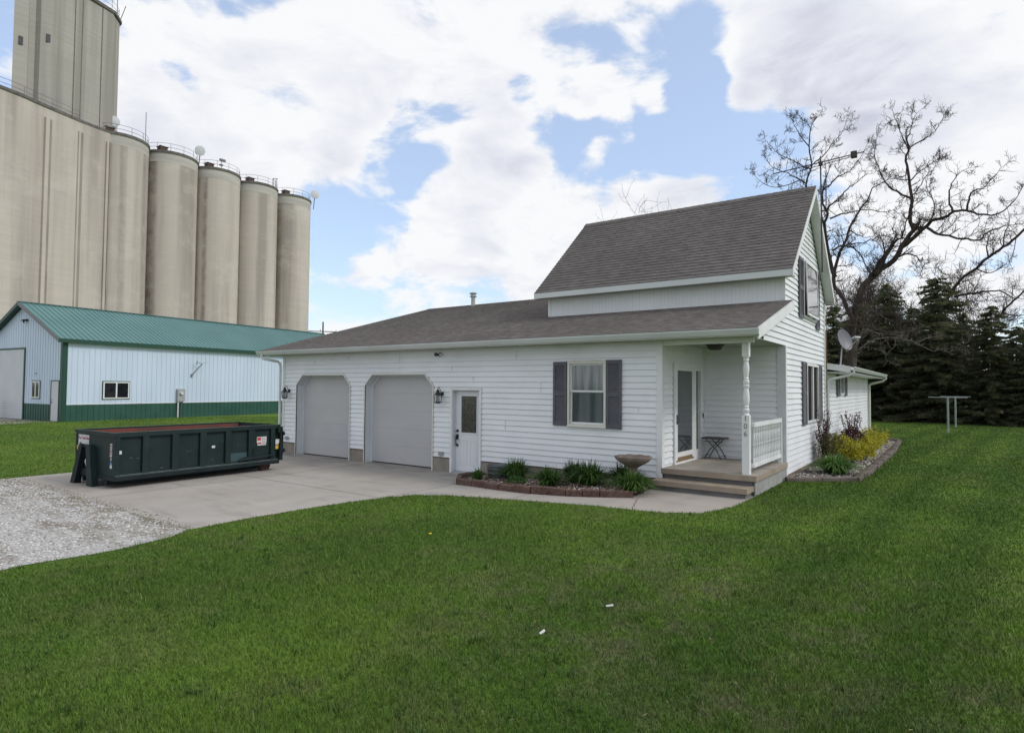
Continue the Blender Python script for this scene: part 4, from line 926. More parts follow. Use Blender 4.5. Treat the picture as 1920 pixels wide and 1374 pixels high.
for _ in range(900):
    a, q = r_.uniform(0, 6.28), math.sqrt(r_.random())*.20; zz = .17*math.sqrt(max(0, 1-(q/.21)**2))*r_.uniform(.6, 1.05)
    c = Vector((-2.72+q*math.cos(a), -1.2+q*math.sin(a), hx(-2.72)+.07+zz)); s_ = .016; d1 = Vector((r_.uniform(-1, 1), r_.uniform(-1, 1), r_.uniform(-.3, .8))).normalized()*s_; d2 = d1.cross(Vector((r_.uniform(-1, 1), r_.uniform(-1, 1), r_.uniform(-1, 1)))).normalized()*s_*.7
    b_.add([c-d1, c+d2, c+d1, c-d2], [(0, 1, 2, 3)], r_.random())
b_.build('foliage', 'sedum_leaf', t_, tones=True, recalc=False)
# tub
t_ = thing('galvanized_tub', 'round galvanized metal tub beside the entry door in the flower bed', 'tub', (-3.75, -.5, .1))
b_ = MB(); b_.lathe((-3.72, -.48, .1), [(.24, 0), (.25, .03), (.26, .11), (.268, .12), (.262, .13), (.27, .20), (.278, .21), (.272, .22), (.28, .27), (.292, .28), (.285, .29), (.26, .285), (.25, .24), (.001, .23)], 24); b_.build('tub_body', 'galv', t_, smooth=True)
for sg in (-1, 1):
    b_ = MB(); b_.tube([(-3.72+sg*.285, -.54, .30), (-3.72+sg*.31, -.52, .34), (-3.72+sg*.31, -.44, .34), (-3.72+sg*.285, -.42, .30)], .008, 6); b_.build('tub_handle', 'galv', t_)
# bird bath
bx_, by_ = -.30, -.70; t_ = thing('bird_bath', 'stone bird bath with a scalloped bowl in the flower bed', 'bird bath', (bx_, by_, .2))
b_ = MB(); b_.lathe((bx_, by_, .2), [(.17, 0), (.17, .05), (.11, .08), (.075, .14), (.07, .3), (.085, .42), (.12, .46)], 16); b_.build('pedestal', 'bath_stone', t_, smooth=True)
b_ = MB(); nk = 48; prof = [(.10, .44), (.20, .50), (.30, .565), (.345, .61), (.35, .645), (.315, .645), (.26, .60), (.12, .575), (.001, .57)]; vs = []; fs = []
for i, (r, z) in enumerate(prof):
    for k in range(nk):
        a = 2*math.pi*k/nk; f = 1+.045*abs(math.sin(a*5))*(r/.35); vs.append((bx_+r*f*math.cos(a), by_+r*f*math.sin(a), .2+z+(.012*abs(math.sin(a*5)) if 2 < i < 6 else 0)))
for i in range(len(prof)-1):
    for k in range(nk): fs.append((i*nk+k, i*nk+(k+1) % nk, (i+1)*nk+(k+1) % nk, (i+1)*nk+k))
b_.add(vs, fs); b_.build('bowl', 'bath_stone', t_, smooth=True)
t_ = thing('hose_bib', 'small dark hose coil beside the lower porch step', 'hose', (-.02, -.62, .2)); b_ = MB()
b_.tube([(.0+.07*math.cos(a*.6), -.62+.05*math.sin(a*.6), .28+.004*a+.03*math.sin(a*.6)) for a in range(26)], .012, 6); b_.build('hose_coil', 'rubber', t_)

# side bed shrubs
def leafball(b_, c, rad, n, size, r_, tone=(0, 1), flat=1.0, lump=.35, tonefun=None):
    c = Vector(c); bumps = [(Vector((r_.gauss(0, 1), r_.gauss(0, 1), r_.gauss(0, .8))).normalized(), r_.uniform(.5, 1)) for _ in range(9)]
    for _ in range(n):
        d = Vector((r_.gauss(0, 1), r_.gauss(0, 1), r_.gauss(0, 1))).normalized()
        if d.z < -.35: d.z *= -1
        f = 1-lump+lump*max([max(0, d.dot(v))**3*s for v, s in bumps]); q = (r_.random()**.35)*f
        p = c+Vector((d.x*rad[0]*q, d.y*rad[1]*q, d.z*rad[2]*q)); s_ = size*r_.uniform(.6, 1.3)
        a1 = Vector((r_.gauss(0, 1), r_.gauss(0, 1), r_.gauss(0, .7))).normalized(); a2 = a1.cross(Vector((r_.gauss(0, 1), r_.gauss(0, 1), r_.gauss(0, 1)))).normalized()
        b_.add([p-a1*s_, p+a2*s_*.45, p+a1*s_, p-a2*s_*.45], [(0, 1, 2, 3)], min(1, max(0, r_.uniform(*tone))))
def shrub(name, label, x, y, rad, n, size, m, seed, stems=14, grp=None, sm='bark', lump=.35, spiky=0):
    r_ = random.Random(seed); t_ = thing(name, label, 'shrub', (x, y, .25), grp); b_ = MB(); leafball(b_, (x, y, .28+rad[2]*.35), rad, n, size, r_, lump=lump)
    s_ = MB()
    for k in range(stems):
        a = r_.uniform(0, 6.28); q = r_.uniform(.3, 1); e_ = Vector((x+rad[0]*q*math.cos(a), y+rad[1]*q*math.sin(a), .25+rad[2]*r_.uniform(.8, 1.25+spiky))); m_p = (Vector((x, y, .25))+e_)/2+Vector((r_.uniform(-.05, .05), r_.uniform(-.05, .05), .1)); s_.tube([(x, y, .24), m_p, e_], [.012, .008, .004], 5)
        if spiky:
            for j in range(26):
                q2 = r_.uniform(.3, 1); p = m_p.lerp(e_, q2)+Vector((r_.gauss(0, .03), r_.gauss(0, .03), r_.gauss(0, .03))); a1 = Vector((r_.gauss(0, 1), r_.gauss(0, 1), r_.gauss(0, 1))).normalized()*size; a2 = a1.cross(Vector((r_.gauss(0, 1), r_.gauss(0, 1), r_.gauss(0, 1)))).normalized()*size*.45; b_.add([p-a1, p+a2, p+a1, p-a2], [(0, 1, 2, 3)], r_.random())
    b_.build('foliage', m, t_, tones=True, recalc=False); s_.build('stems', sm, t_)
    return t_
def mounds(label, balls, seed):
    r_ = random.Random(seed); x, y = balls[0][:2]; t_ = thing('spirea_shrub', label, 'shrub', (x, y, .25), 'yellow shrubs in the side bed'); b_ = MB(); s_ = MB()
    for (bx2, by2, rx, ry, rz, n) in balls:
        leafball(b_, (bx2, by2, .26+rz*.4), (rx, ry, rz), n, .026, r_, lump=.55, tone=(.1, 1))
        for k in range(8):
            a = r_.uniform(0, 6.28); s_.tube([(bx2, by2, .24), (bx2+rx*.6*math.cos(a), by2+ry*.6*math.sin(a), .3+rz*r_.uniform(.7, 1.3))], [.01, .004], 4)
        for k in range(11):     # loose new shoots
            a = r_.uniform(0, 6.28); q = r_.uniform(.5, 1.05); p0 = Vector((bx2+rx*q*math.cos(a), by2+ry*q*math.sin(a), .28+rz*r_.uniform(.5, 1.2)*(1.3-q*.5)))
            for m_k in range(12):
                p = p0+Vector((r_.gauss(0, .02), r_.gauss(0, .02), m_k*.010)); a1 = Vector((r_.gauss(0, 1), r_.gauss(0, 1), r_.gauss(0, 1))).normalized()*.024; a2 = a1.cross(Vector((r_.gauss(0, 1), r_.gauss(0, 1), r_.gauss(0, 1)))).normalized()*.011; b_.add([p-a1, p+a2, p+a1, p-a2], [(0, 1, 2, 3)], r_.uniform(.4, 1))
    b_.build('foliage', 'gold_leaf', t_, tones=True, recalc=False); s_.build('stems', 'bark', t_)
mounds('golden yellow leafed mound shrub in the middle of the side bed', [(2.62, 6.4, .46, .55, .46, 2600), (2.50, 7.1, .50, .6, .60, 3000), (2.80, 7.5, .42, .6, .42, 2200), (2.25, 6.9, .3, .4, .62, 1400)], 21)
mounds('golden yellow shrub farthest along the side bed, behind the maroon one', [(2.70, 10.0, .46, .8, .46, 2200), (2.60, 11.2, .52, .9, .62, 2600), (2.75, 12.4, .40, .8, .48, 1700)], 22)
shrub('olive_shrub', 'dull olive green twiggy shrub left of the yellow one', 2.15, 6.1, (.42, .7, .75), 2600, .022, 'olive_leaf', 23, 30)
shrub('barberry', 'dark maroon spiky barberry rising behind the yellow shrub', 2.20, 10.0, (.45, 1.0, .72), 1500, .03, 'maroon_leaf', 24, 26, spiky=.5)
shrub('rose_bush', 'thin sparse reddish twiggy bush close to the white gable wall', 2.02, 6.0, (.20, .6, .95), 260, .022, 'maroon_leaf', 25, 24, lump=.2, spiky=.35)
t_ = daylily(2.58, 3.95, .54, .70, 1000, 'bright arching daylily clump at the near corner of the side bed', 31, 'hosta_leaf', None)
del t_

# ------------------------------------------------------------------ dumpster
DA = 1.60; du = Vector((math.cos(DA), math.sin(DA), 0)); dm = Vector((-math.sin(DA), math.cos(DA), 0)); DO = Vector((-9.27, -6.26, 0)); DL, DWd, DH, DB = 3.86, 1.86, 1.16, .2
dump = thing('dumpster', 'long dark green open-top roll-off dumpster parked on the driveway', 'dumpster', tuple(DO+du*1.9+dm*.9))
def DP(u, m, z): return DO+du*u+dm*m+Vector((0, 0, z))
def dbox(mb_, u0, u1, m0, m1, z0, z1):
    P = [DP(u, m, z) for z in (z0, z1) for u, m in ((u0, m0), (u1, m0), (u1, m1), (u0, m1))]
    mb_.add(P, [(0, 3, 2, 1), (4, 5, 6, 7), (0, 1, 5, 4), (1, 2, 6, 5), (2, 3, 7, 6), (3, 0, 4, 7)])
mb = MB()
dbox(mb, 0, DL, .05, .07, DB+.06, DH-.04); dbox(mb, 0.0, DL, DWd-.07, DWd-.05, DB+.06, DH-.04); dbox(mb, .0, .02, .07, DWd-.07, DB+.06, DH-.04); dbox(mb, DL-.02, DL, .07, DWd-.07, DB+.06, DH-.04); dbox(mb, .02, DL-.02, .07, DWd-.07, DB+.06, DB+.08)
body = mb.build('container_body', 'dump_green', dump)
mb = MB(); dbox(mb, .021, DL-.021, .071, .074, DB+.081, DH-.08); dbox(mb, .021, DL-.021, DWd-.078, DWd-.071, DB+.081, DH-.03); dbox(mb, .021, .024, .075, DWd-.075, DB+.081, DH-.08); dbox(mb, DL-.024, DL-.021, .075, DWd-.075, DB+.081, DH-.08); dbox(mb, .025, DL-.025, .075, DWd-.075, DB+.081, DB+.084)
mb.build('rusty_lining', 'rust', dump)
mb = MB()
dbox(mb, -.03, DL+.02, -.02, .049, DH-.09, DH); dbox(mb, -.03, DL+.02, DWd-.05, DWd+.02, DH-.05, DH); dbox(mb, -.03, .0, .05, DWd-.051, DH-.08, DH-.001); dbox(mb, DL-.0, DL+.02, .05, DWd-.051, DH-.08, DH-.001)
mb.build('top_rail', 'dump_green', dump)
mb = MB(); dbox(mb, -.032, DL+.022, -.01, .04, DH+.0005, DH+.006); dbox(mb, -.032, DL+.022, DWd-.04, DWd+.01, DH+.0005, DH+.006); dbox(mb, -.028, -.002, .04, DWd-.04, DH+.0005, DH+.006); mb.build('worn_rail_edge', 'dump_edge', dump)
mb = MB(); dbox(mb, -.02, DL, -.03, .06, DB-.03, DB+.07); dbox(mb, -.02, DL, DWd-.06, DWd+.03, DB-.03, DB+.07); dbox(mb, -.02, .05, .06, DWd-.06, DB-.03, DB+.06)
mb.prism([DP(0, -.03, DB+.07), DP(DL, -.03, DB+.07), DP(DL, .05, DB+.13), DP(0, .05, DB+.13)], dm*.01); mb.build('bottom_rail', 'dump_dark', dump)
mb = MB(); mb.prism([DP(.0, -.034, DB+.06), DP(DL, -.034, DB+.06), DP(DL, -.01, DB+.085), DP(0, -.01, DB+.085)], Vector((0, 0, .003))); mb.build('worn_rail_edge', 'dump_edge', dump)
for (a, b) in ((-.01, .09), (.53, .66), (1.15, 1.30), (1.78, 1.93), (2.40, 2.54), (3.00, 3.16), (3.62, 3.74)):
    for (m0, m1) in ((-.015, .05), (DWd-.05, DWd+.015)):
        mb = MB(); dbox(mb, a, b, m0, m1, DB+.07, DH-.09); sr_ = mb.build('side_rib', 'dump_green', dump); bv_ = sr_.modifiers.new('edge', 'BEVEL'); bv_.width = .008; bv_.segments = 2
# hook end: A-frame posts
for (mt, mo) in ((.98, .84), (1.30, 1.68)):
    mb = MB(); w_ = .11 if mo < 1 else .09; e_ = -.13
    mb.prism([DP(e_, mt-w_*.8, .88), DP(e_, mt+w_*.8, .88), DP(e_, mo+w_*1.2, .0), DP(e_, mo-w_*1.2, .0)], du*.035)
    for q in (-1, 1): mb.prism([DP(e_+.035, mt+q*w_*.8, .88), DP(-.001, mt+q*w_*.8, .85), DP(-.001, mo+q*w_*1.2, .0), DP(e_+.035, mo+q*w_*1.2, .0)], dm*(-.02*q))
    mb.build('hook_post', 'dump_green' if mo < 1 else 'dump_dark', dump)
mb = MB(); mb.tube([DP(-.09, .95, .84), DP(-.09, 1.33, .84)], .03, 8); dbox(mb, -.05, -.021, .95, 1.5, .2, .34); mb.build('hook_bar', 'dump_dark', dump)
mb = MB(); mb.tube([DP(-.06, 1.10, .62), DP(-.09, 1.13, .52), DP(-.08, 1.08, .40)], .022, 6); mb.build('hook_strap', 'light_grey', dump)
for mm in (.17, DWd-.17):
    mb = MB(); mb.tube([DP(3.55, mm-.06, .145), DP(3.55, mm+.06, .145)], .145, 20); w = mb.build('wheel', 'rubber', dump, smooth=True)
    mb = MB(); mb.tube([DP(3.55, mm-.065, .145), DP(3.55, mm+.065, .145)], .055, 10); mb.build('hub', 'rust', w)
    mb = MB(); dbox(mb, 3.49, 3.61, mm-.10, mm-.075, .14, DB+.04); dbox(mb, 3.49, 3.61, mm+.075, mm+.10, .14, DB+.04); dbox(mb, 3.74, 3.88, mm-.11, mm+.05, .16, .27); mb.build('wheel_bracket', 'rust', dump)
mb = MB(); dbox(mb, 0, DL, .35, .45, .06, DB+.06); dbox(mb, 0, DL, DWd-.45, DWd-.35, .06, DB+.06); mb.build('skid_rail', 'dump_dark', dump)
mb = MB(); dbox(mb, DL+.0, DL+.05, -.06, DWd, DB+.05, DH-.10); dbox(mb, DL-.06, DL+.07, -.06, .0, DH-.2, DH-.05); dbox(mb, DL-.02, DL+.07, -.07, -.02, DB+.05, DB+.5)
mb.tube([DP(DL+.08, -.03, .93), DP(DL+.13, -.03, .93)], .05, 8); mb.tube([DP(DL+.08, -.03, .50), DP(DL+.14, -.03, .50)], .05, 8); mb.tube([DP(DL+.09, -.03, .40), DP(DL+.09, -.03, 1.0)], .018, 6); mb.build('tail_gate', 'dump_dark', dump)
mb = MB(); dbox(mb, 2.55, 3.0, .047, .05, DB+.13, DB+.32); mb.build('paint_patch', 'dump_patch', dump)
mb = MB(); mb.prism([DP(2.72, -.005, .36), DP(3.10, -.02, .46), DP(3.12, -.02, .62), DP(3.18, -.02, .62), DP(3.18, -.02, .38)], dm*-.02); mb.tube([DP(2.75, -.03, .34), DP(3.7, -.05, .40)], .02, 6); mb.build('gate_lever', 'dump_dark', dump)
# stickers and lettering
def stick(u0, u1, z0, z1, m, off=.0445, nm='sticker'):
    mb_ = MB(); dbox(mb_, u0, u1, off, off+.0025, z0, z1); return mb_.build(nm, m, dump)
stick(.07, .115, .72, .79, 'sticker_white', -.0185); stick(2.09, 2.17, .69, .745, 'sticker_white')
for (u, z, w, h_, m, off) in ((3.26, .80, .27, .15, 'sticker_white', .046), (3.28, .70, .24, .08, 'sticker_white', .046), (3.64, .75, .0, .0, None, 0)):
    if m:
        s_ = stick(u, u+w, z-h_/2, z+h_/2, m, off-.0015); mb = MB(); dbox(mb, u+.01, u+w*.42, off-.004, off-.0018, z-h_*.1, z+h_*.4); mb.build('warning_mark', 'sticker_red', dump)
        mb = MB()
        for k in range(3): dbox(mb, u+w*.5, u+w*.92, off-.004, off-.0018, z+h_*(.28-.25*k), z+h_*(.33-.25*k))
        mb.build('warning_print', 'ink', dump)
s_ = stick(3.75, 3.86, .66, .79, 'sticker_white', -.018); stick(3.75, 3.86, .54, .64, 'sticker_yellow', -.018)
mb = MB(); r_ = random.Random(44)
for (u0_, z0_) in ((.30, .62), (.42, .60), (1.50, .66), (1.58, .67), (2.34, .84), (2.37, .80), (2.72, .74), (.92, .35), (2.1, .42)):
    w_ = r_.uniform(.03, .10); mb.prism([DP(u0_, .046, z0_), DP(u0_+w_*.5, .046, z0_+r_.uniform(.008, .02)), DP(u0_+w_, .046, z0_-.004), DP(u0_+w_*.6, .046, z0_-.008)], dm*-.0015)
mb.build('paint_scrape', 'dump_edge', dump)
def estick(m0, m1, z0, z1, m, nm='sticker', off=-.004):
    mb_ = MB(); dbox(mb_, off, off+.0025, m0, m1, z0, z1); return mb_.build(nm, m, dump)
estick(1.22, 1.74, .80, 1.06, 'sticker_white', 'name_placard'); estick(1.46, 1.74, .66, .799, 'sticker_white', 'name_placard')
lettering('The Trash Man', .085, DP(-.006, 1.48, .985), -dm, (0, 0, 1), 'ink_red', dump)
lettering('CALL', .055, DP(-.006, 1.62, .87), -dm, (0, 0, 1), 'ink', dump)
estick(.14, .23, .80, .93, 'sticker_white'); estick(.14, .23, .66, .78, 'sticker_white'); estick(.16, .20, .58, .64, 'sticker_white'); estick(.13, .22, .42, .49, 'sticker_white'); estick(.13, .22, .495, .55, 'sticker_blue')
for z in (.905, .77): estick(.15, .22, z-.02, z, 'sticker_red', 'warning_mark', -.007)
mb = MB()
for k in range(5): dbox(mb, -.0065, -.0045, .15, .22, .70+.016*k, .706+.016*k); dbox(mb, -.0065, -.0045, .15, .22, .82+.014*k, .825+.014*k)
mb.build('warning_print', 'ink', dump)
estick(1.76, 1.83, .72, .82, 'sticker_yellow')

# ------------------------------------------------------------------ metal shed
SA = -.108; su = Vector((math.sin(SA), math.cos(SA), 0)); sm = Vector((-math.cos(SA), math.sin(SA), 0)); SO = Vector((-36.095, 1.569, 0)); SH, SW, SR, SL = 4.70, 9.45, 7.0, 23.6
shed = thing('metal_shed', 'long white ribbed metal building with green roof and green wainscot', 'shed', tuple(SO+su*8+sm*4.7))
def SP(u, m, z): return SO+su*u+sm*m+Vector((0, 0, z))
def sbox(mb_, u0, u1, m0, m1, z0, z1):
    P = [SP(u, m, z) for z in (z0, z1) for u, m in ((u0, m0), (u1, m0), (u1, m1), (u0, m1))]
    mb_.add(P, [(0, 3, 2, 1), (4, 5, 6, 7), (0, 1, 5, 4), (1, 2, 6, 5), (2, 3, 7, 6), (3, 0, 4, 7)])
WZ = .98
mb = MB(); sbox(mb, 0, SL, 0, .1, WZ, SH)
u = .15
while u < SL-.05: sbox(mb, u, u+.035, -.02, -.001, WZ+.02, SH-.05); u += .305
mb.build('side_wall', 'shed_white', shed)
mb = MB(); sbox(mb, 0, SL, 0.0, .1, 0, WZ-.001)
u = .15
while u < SL-.05: sbox(mb, u, u+.035, -.02, -.001, 0, WZ-.02); u += .305
mb.build('wainscot', 'shed_green', shed)
mb = MB(); sbox(mb, 0, SL, -.024, 0, WZ-.02, WZ+.02); mb.build('wainscot_trim', 'trim_white', shed)
GM = SW/2
mb = MB(); mb.prism([SP(0, 0.101, WZ), SP(0, SW, WZ), SP(0, SW, SH), SP(0, GM, SR-.12), SP(0, .101, SH)], su*.08)
m_ = .2
while m_ < SW-.1:
    top = SH+(SR-SH-.15)*(1-abs(m_-GM)/GM)
    bot = WZ+.02
    if 4.35 < m_ < 8.9: bot = 4.32
    if .25 < m_ < 1.25: bot = 2.36
    if 2.4 < m_ < 3.55: sbox(mb, -.02, -.001, m_, m_+.035, WZ+.02, 1.3); bot = 2.36
    sbox(mb, -.02, -.001, m_, m_+.035, bot, top-.05); m_ += .305
mb.build('gable_wall', 'shed_white', shed)
mb = MB(); sbox(mb, .0, .1, .101, SW, 0, WZ-.001)
m_ = .2
while m_ < SW-.1:
    if not (4.35 < m_ < 8.9 or .25 < m_ < 1.25): sbox(mb, -.02, -.001, m_, m_+.035, 0, WZ-.03)
    m_ += .305
mb.build('wainscot', 'shed_green', shed)
mb = MB(); sbox(mb, 0, SL, SW-.1, SW, 0, SH); sbox(mb, SL-.1, SL, .1, SW-.1, 0, SH); mb.prism([SP(SL-.1, 0, SH), SP(SL-.1, SW, SH), SP(SL-.1, GM, SR-.12)], su*.1); mb.build('rear_wall', 'shed_white', shed)
mb = MB(); sbox(mb, -.04, .22, -.045, -.022, 0, SH-.02); sbox(mb, -.045, -.022, -.045, .2, 0, SH-.02); mb.build('corner_trim', 'shed_trim_green', shed)
for sg in (0, 1):
    mb = MB(); ov = .25; me_ = -ov if sg == 0 else SW+ov; ze = SH+.08-(SR-SH)/GM*ov
    a, b, c, d = SP(-.35, me_, ze), SP(SL+.3, me_, ze), SP(SL+.3, GM, SR), SP(-.35, GM, SR)
    mb.prism([a, b, c, d], Vector((0, 0, .05))); nrm_ = Vector((0, 0, .035))
    u = -.30
    while u < SL+.25:
        p, q = SP(u, me_, ze+.051), SP(u, GM, SR+.051); mb.prism([p, p+su*.05, q+su*.05, q], nrm_); u += .305
    mb.build('roof', 'shed_roof', shed)
    mb = MB(); s_ = 1 if sg == 0 else -1
    mb.prism([SP(-.37, me_, ze-.16), SP(-.37, me_, ze+.08), SP(-.37, GM, SR+.09), SP(-.37, GM, SR-.14)], su*.02); mb.build('rake_trim', 'rail_metal' if sg == 0 else 'shed_trim_green', shed)
    mb = MB(); sbox(mb, -.36, SL+.3, me_-.03 if sg == 0 else me_, me_ if sg == 0 else me_+.03, ze-.17, ze+.05); mb.build('eave_trim', 'shed_trim_green', shed)
    mb = MB(); mb.prism([SP(-.34, me_, ze-.04), SP(-.34, GM, SR-.05), SP(-.34, GM, SR-.07), SP(-.34, me_, ze-.06)], su*.33); sbox(mb, -.34, SL, min(me_, 0 if sg == 0 else SW), max(me_, 0 if sg == 0 else SW), ze-.16, ze-.14); mb.build('soffit', 'shed_trim_green' if sg else 'gutter', shed)
mb = MB(); sbox(mb, -.38, SL+.3, GM-.12, GM+.12, SR+.07, SR+.10); mb.build('ridge_cap', 'shed_roof', shed)
def shed_window(a0, a1, z0, z1, side):
    f = MB(); t_ = .07; am = (a0+a1)/2
    bx2 = (lambda p, q, c, d, o0, o1, M_: sbox(M_, p, q, -o1, -o0, c, d)) if side else (lambda p, q, c, d, o0, o1, M_: sbox(M_, -o1, -o0, p, q, c, d))
    dk = MB(); bx2(a0-.05, a1+.05, z0-.05, z1+.05, .001, .024, dk)
    w = dk.build('window', 'shed_trim_green', shed)
    for (p, q, c, d) in ((a0, a0+t_, z0, z1), (a1-t_, a1, z0, z1), (a0+t_, a1-t_, z0, z0+t_), (a0+t_, a1-t_, z1-t_, z1), (am-.04, am+.04, z0+t_, z1-t_)): bx2(p, q, c, d, .0245, .06, f)
    f.build('window_frame', 'trim_white', w)
    g_ = MB(); bx2(a0+t_, am-.04, z0+t_, z1-t_, .0245, .035, g_); bx2(am+.04, a1-t_, z0+t_, z1-t_, .0245, .035, g_); g_.build('pane', 'glass_deep', w)
shed_window(2.15, 3.65, 1.28, 2.30, True); shed_window(2.50, 3.45, 1.31, 2.30, False)
mb = MB(); sbox(mb, -.04, -.001, .28, .33, 0, 2.36); sbox(mb, -.04, -.001, 1.17, 1.22, 0, 2.36); sbox(mb, -.04, -.001, .33, 1.17, 2.31, 2.36); mb.build('door_frame', 'shed_trim_green', shed)
mb = MB(); sbox(mb, -.02, -.0005, .33, 1.17, .03, 2.31); sd_ = mb.build('service_door', 'shed_door', shed)
mb = MB(); mb.tube([SP(-.02, 1.06, 1.1), SP(-.09, 1.06, 1.1)], .035, 8); sbox(mb, -.03, -.021, 1.03, 1.09, 1.2, 1.28); mb.build('door_knob', 'knob', sd_)
mb = MB(); sbox(mb, -.05, -.001, 4.40, 4.52, 0, 4.32); sbox(mb, -.05, -.001, 8.7, 8.82, 0, 4.32); sbox(mb, -.05, -.001, 4.52, 8.7, 4.22, 4.32); mb.build('door_frame', 'shed_trim_green', shed)
mb = MB()
for k in range(28): sbox(mb, -.022, -.0005, 4.52, 8.7, .03+k*.15, .03+k*.15+.142)
mb.build('overhead_door', 'shed_door', shed)
mb = MB(); P_ = SP(-.03, 4.31, 5.95); sbox(mb, -.30, -.021, 4.2, 4.42, 5.90, 5.98); mb.prism([SP(-.3, 4.15, 5.88), SP(-.3, 4.47, 5.88), SP(-.05, 4.47, 6.0), SP(-.05, 4.15, 6.0)], Vector((0, 0, .03))); mb.tube([SP(-.2, 4.31, 5.9), SP(-.2, 4.31, 5.78)], .05, 8)
tag(mb.build('gable_lamp', 'black_metal', shed))
mb = MB(); sbox(mb, -.10, -.021, 2.95, 3.05, 2.72, 2.80); mb.build('sensor_box', 'steel', shed)
# electric meter box on the shed
t_ = thing('electric_meter', 'grey electric meter box with pipe on the white shed wall', 'meter', tuple(SP(6.9, -.05, 1.0)))
mb = MB(); sbox(mb, 6.66, 7.16, -.20, -.025, 1.05, 1.88); mb.build('meter_box', 'steel', t_)
mb = MB(); mb.tube([SP(6.91, -.20, 1.6), SP(6.91, -.30, 1.6)], .11, 16); mb.build('meter_dial', 'light_grey', t_)
mb = MB(); mb.tube([SP(6.75, -.10, 0), SP(6.75, -.10, 1.05)], .05, 8); mb.build('conduit', 'light_grey', t_)
mb = MB(); mb.tube([SP(6.98, -.10, 0), SP(6.98, -.10, 1.05)], .025, 8); mb.build('conduit', 'shutter', t_)
t_ = thing('wall_bracket', 'thin metal cable bracket leaning on the white shed wall', 'bracket', tuple(SP(7.9, -.05, 3)))
mb = MB(); mb.tube([SP(7.72, -.06, 2.78), SP(7.78, -.12, 2.95), SP(8.22, -.35, 3.58)], .035, 6); mb.tube([SP(7.70, -.03, 2.70), SP(7.70, -.03, 2.88)], .07, 6); mb.tube([SP(8.22, -.35, 3.60), SP(7.86, -.3, 3.68)], .02, 6); mb.tube([SP(7.86, -.3, 3.52), SP(7.90, -.3, 3.78)], .03, 6); mb.tube([SP(8.24, -.35, 3.6), SP(8.9, -.05, 3.75)], .008, 4); mb.build('bracket_arm', 'rail_metal', t_)
t_ = thing('bollard', 'dark steel bollard in front of the shed overhead door', 'bollard', (-42.9, .35, 0)); mb = MB(); mb.lathe((-42.9, .35, 0), [(.13, 0), (.13, 1.1), (.10, 1.16), (.04, 1.19)], 14); mb.build('post', 'dark_bronze', t_, smooth=True)

# ------------------------------------------------------------------ grain elevator
GH = 36.0; el = thing('grain_elevator', 'huge concrete grain elevator with round silos and a tall headhouse', 'grain elevator', (-88, 30, 0))
gu = Vector((-math.sin(-.1223)*-1, math.cos(.1223), 0)); gu = Vector((-.12198, .99253, 0)); gm = Vector((-.99253, -.12198, 0))
def cyl_mb(c, r, z0, z1, n=56):
    m__ = MB(); m__.lathe((c.x, c.y, 0), [(r, z0), (r, z1)], n); return m__
SC = [Vector((-93.07+.9143*k, 54.504-7.44*k, 0)) for k in range(5)]
RS = 3.72
STN_SHADE = [[(-68, 18, 1.0)], [(-75, 12, .8), (40, 6, .4)], [(-48, 6, 1.0), (-72, 12, .75)], [(-66, 19, 1.0), (30, 8, .4)], [(-60, 16, .55), (-10, 8, .45), (40, 8, .6)]]  # weather stains, strengthened as painted shade between the cylinders
for k, c in enumerate(SC):
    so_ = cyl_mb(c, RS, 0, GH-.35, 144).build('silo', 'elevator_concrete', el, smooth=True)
    at_ = so_.data.attributes.new('stain_shade', 'FLOAT', 'POINT'); off_ = Vector(el['_o'])
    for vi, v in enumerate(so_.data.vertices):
        a_ = math.degrees(math.atan2(v.co.y+off_.y-c.y, v.co.x+off_.x-c.x)); at_.data[vi].value = max([w_*max(0, 1-abs((a_-c0_)/hw_)**3) for (c0_, hw_, w_) in STN_SHADE[k]]+[0])
    b_ = MB(); b_.lathe((c.x, c.y, 0), [(RS+.02, GH-1.7), (RS+.025, GH-.35)], 56); b_.build('silo_band', 'elevator_band', el, smooth=True)
    b_ = MB(); b_.lathe((c.x, c.y, 0), [(RS+.14, GH-.35), (RS+.14, GH)], 56); b_.build('roof_rim', 'elevator_rim', el, smooth=True)
    # dark web in each gap; deep shade between silos put into its colour
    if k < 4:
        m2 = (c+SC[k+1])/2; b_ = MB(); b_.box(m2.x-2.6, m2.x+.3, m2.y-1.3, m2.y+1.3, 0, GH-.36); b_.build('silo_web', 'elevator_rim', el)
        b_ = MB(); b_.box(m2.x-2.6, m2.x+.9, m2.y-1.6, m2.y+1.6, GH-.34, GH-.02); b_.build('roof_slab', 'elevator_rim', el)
# second row of silos behind
for k, c in enumerate(SC[:5]):
    c2 = c+gm*7.4; cyl_mb(c2, RS, 0, GH-.02, 40).build('silo', 'elevator_concrete', el, smooth=True)
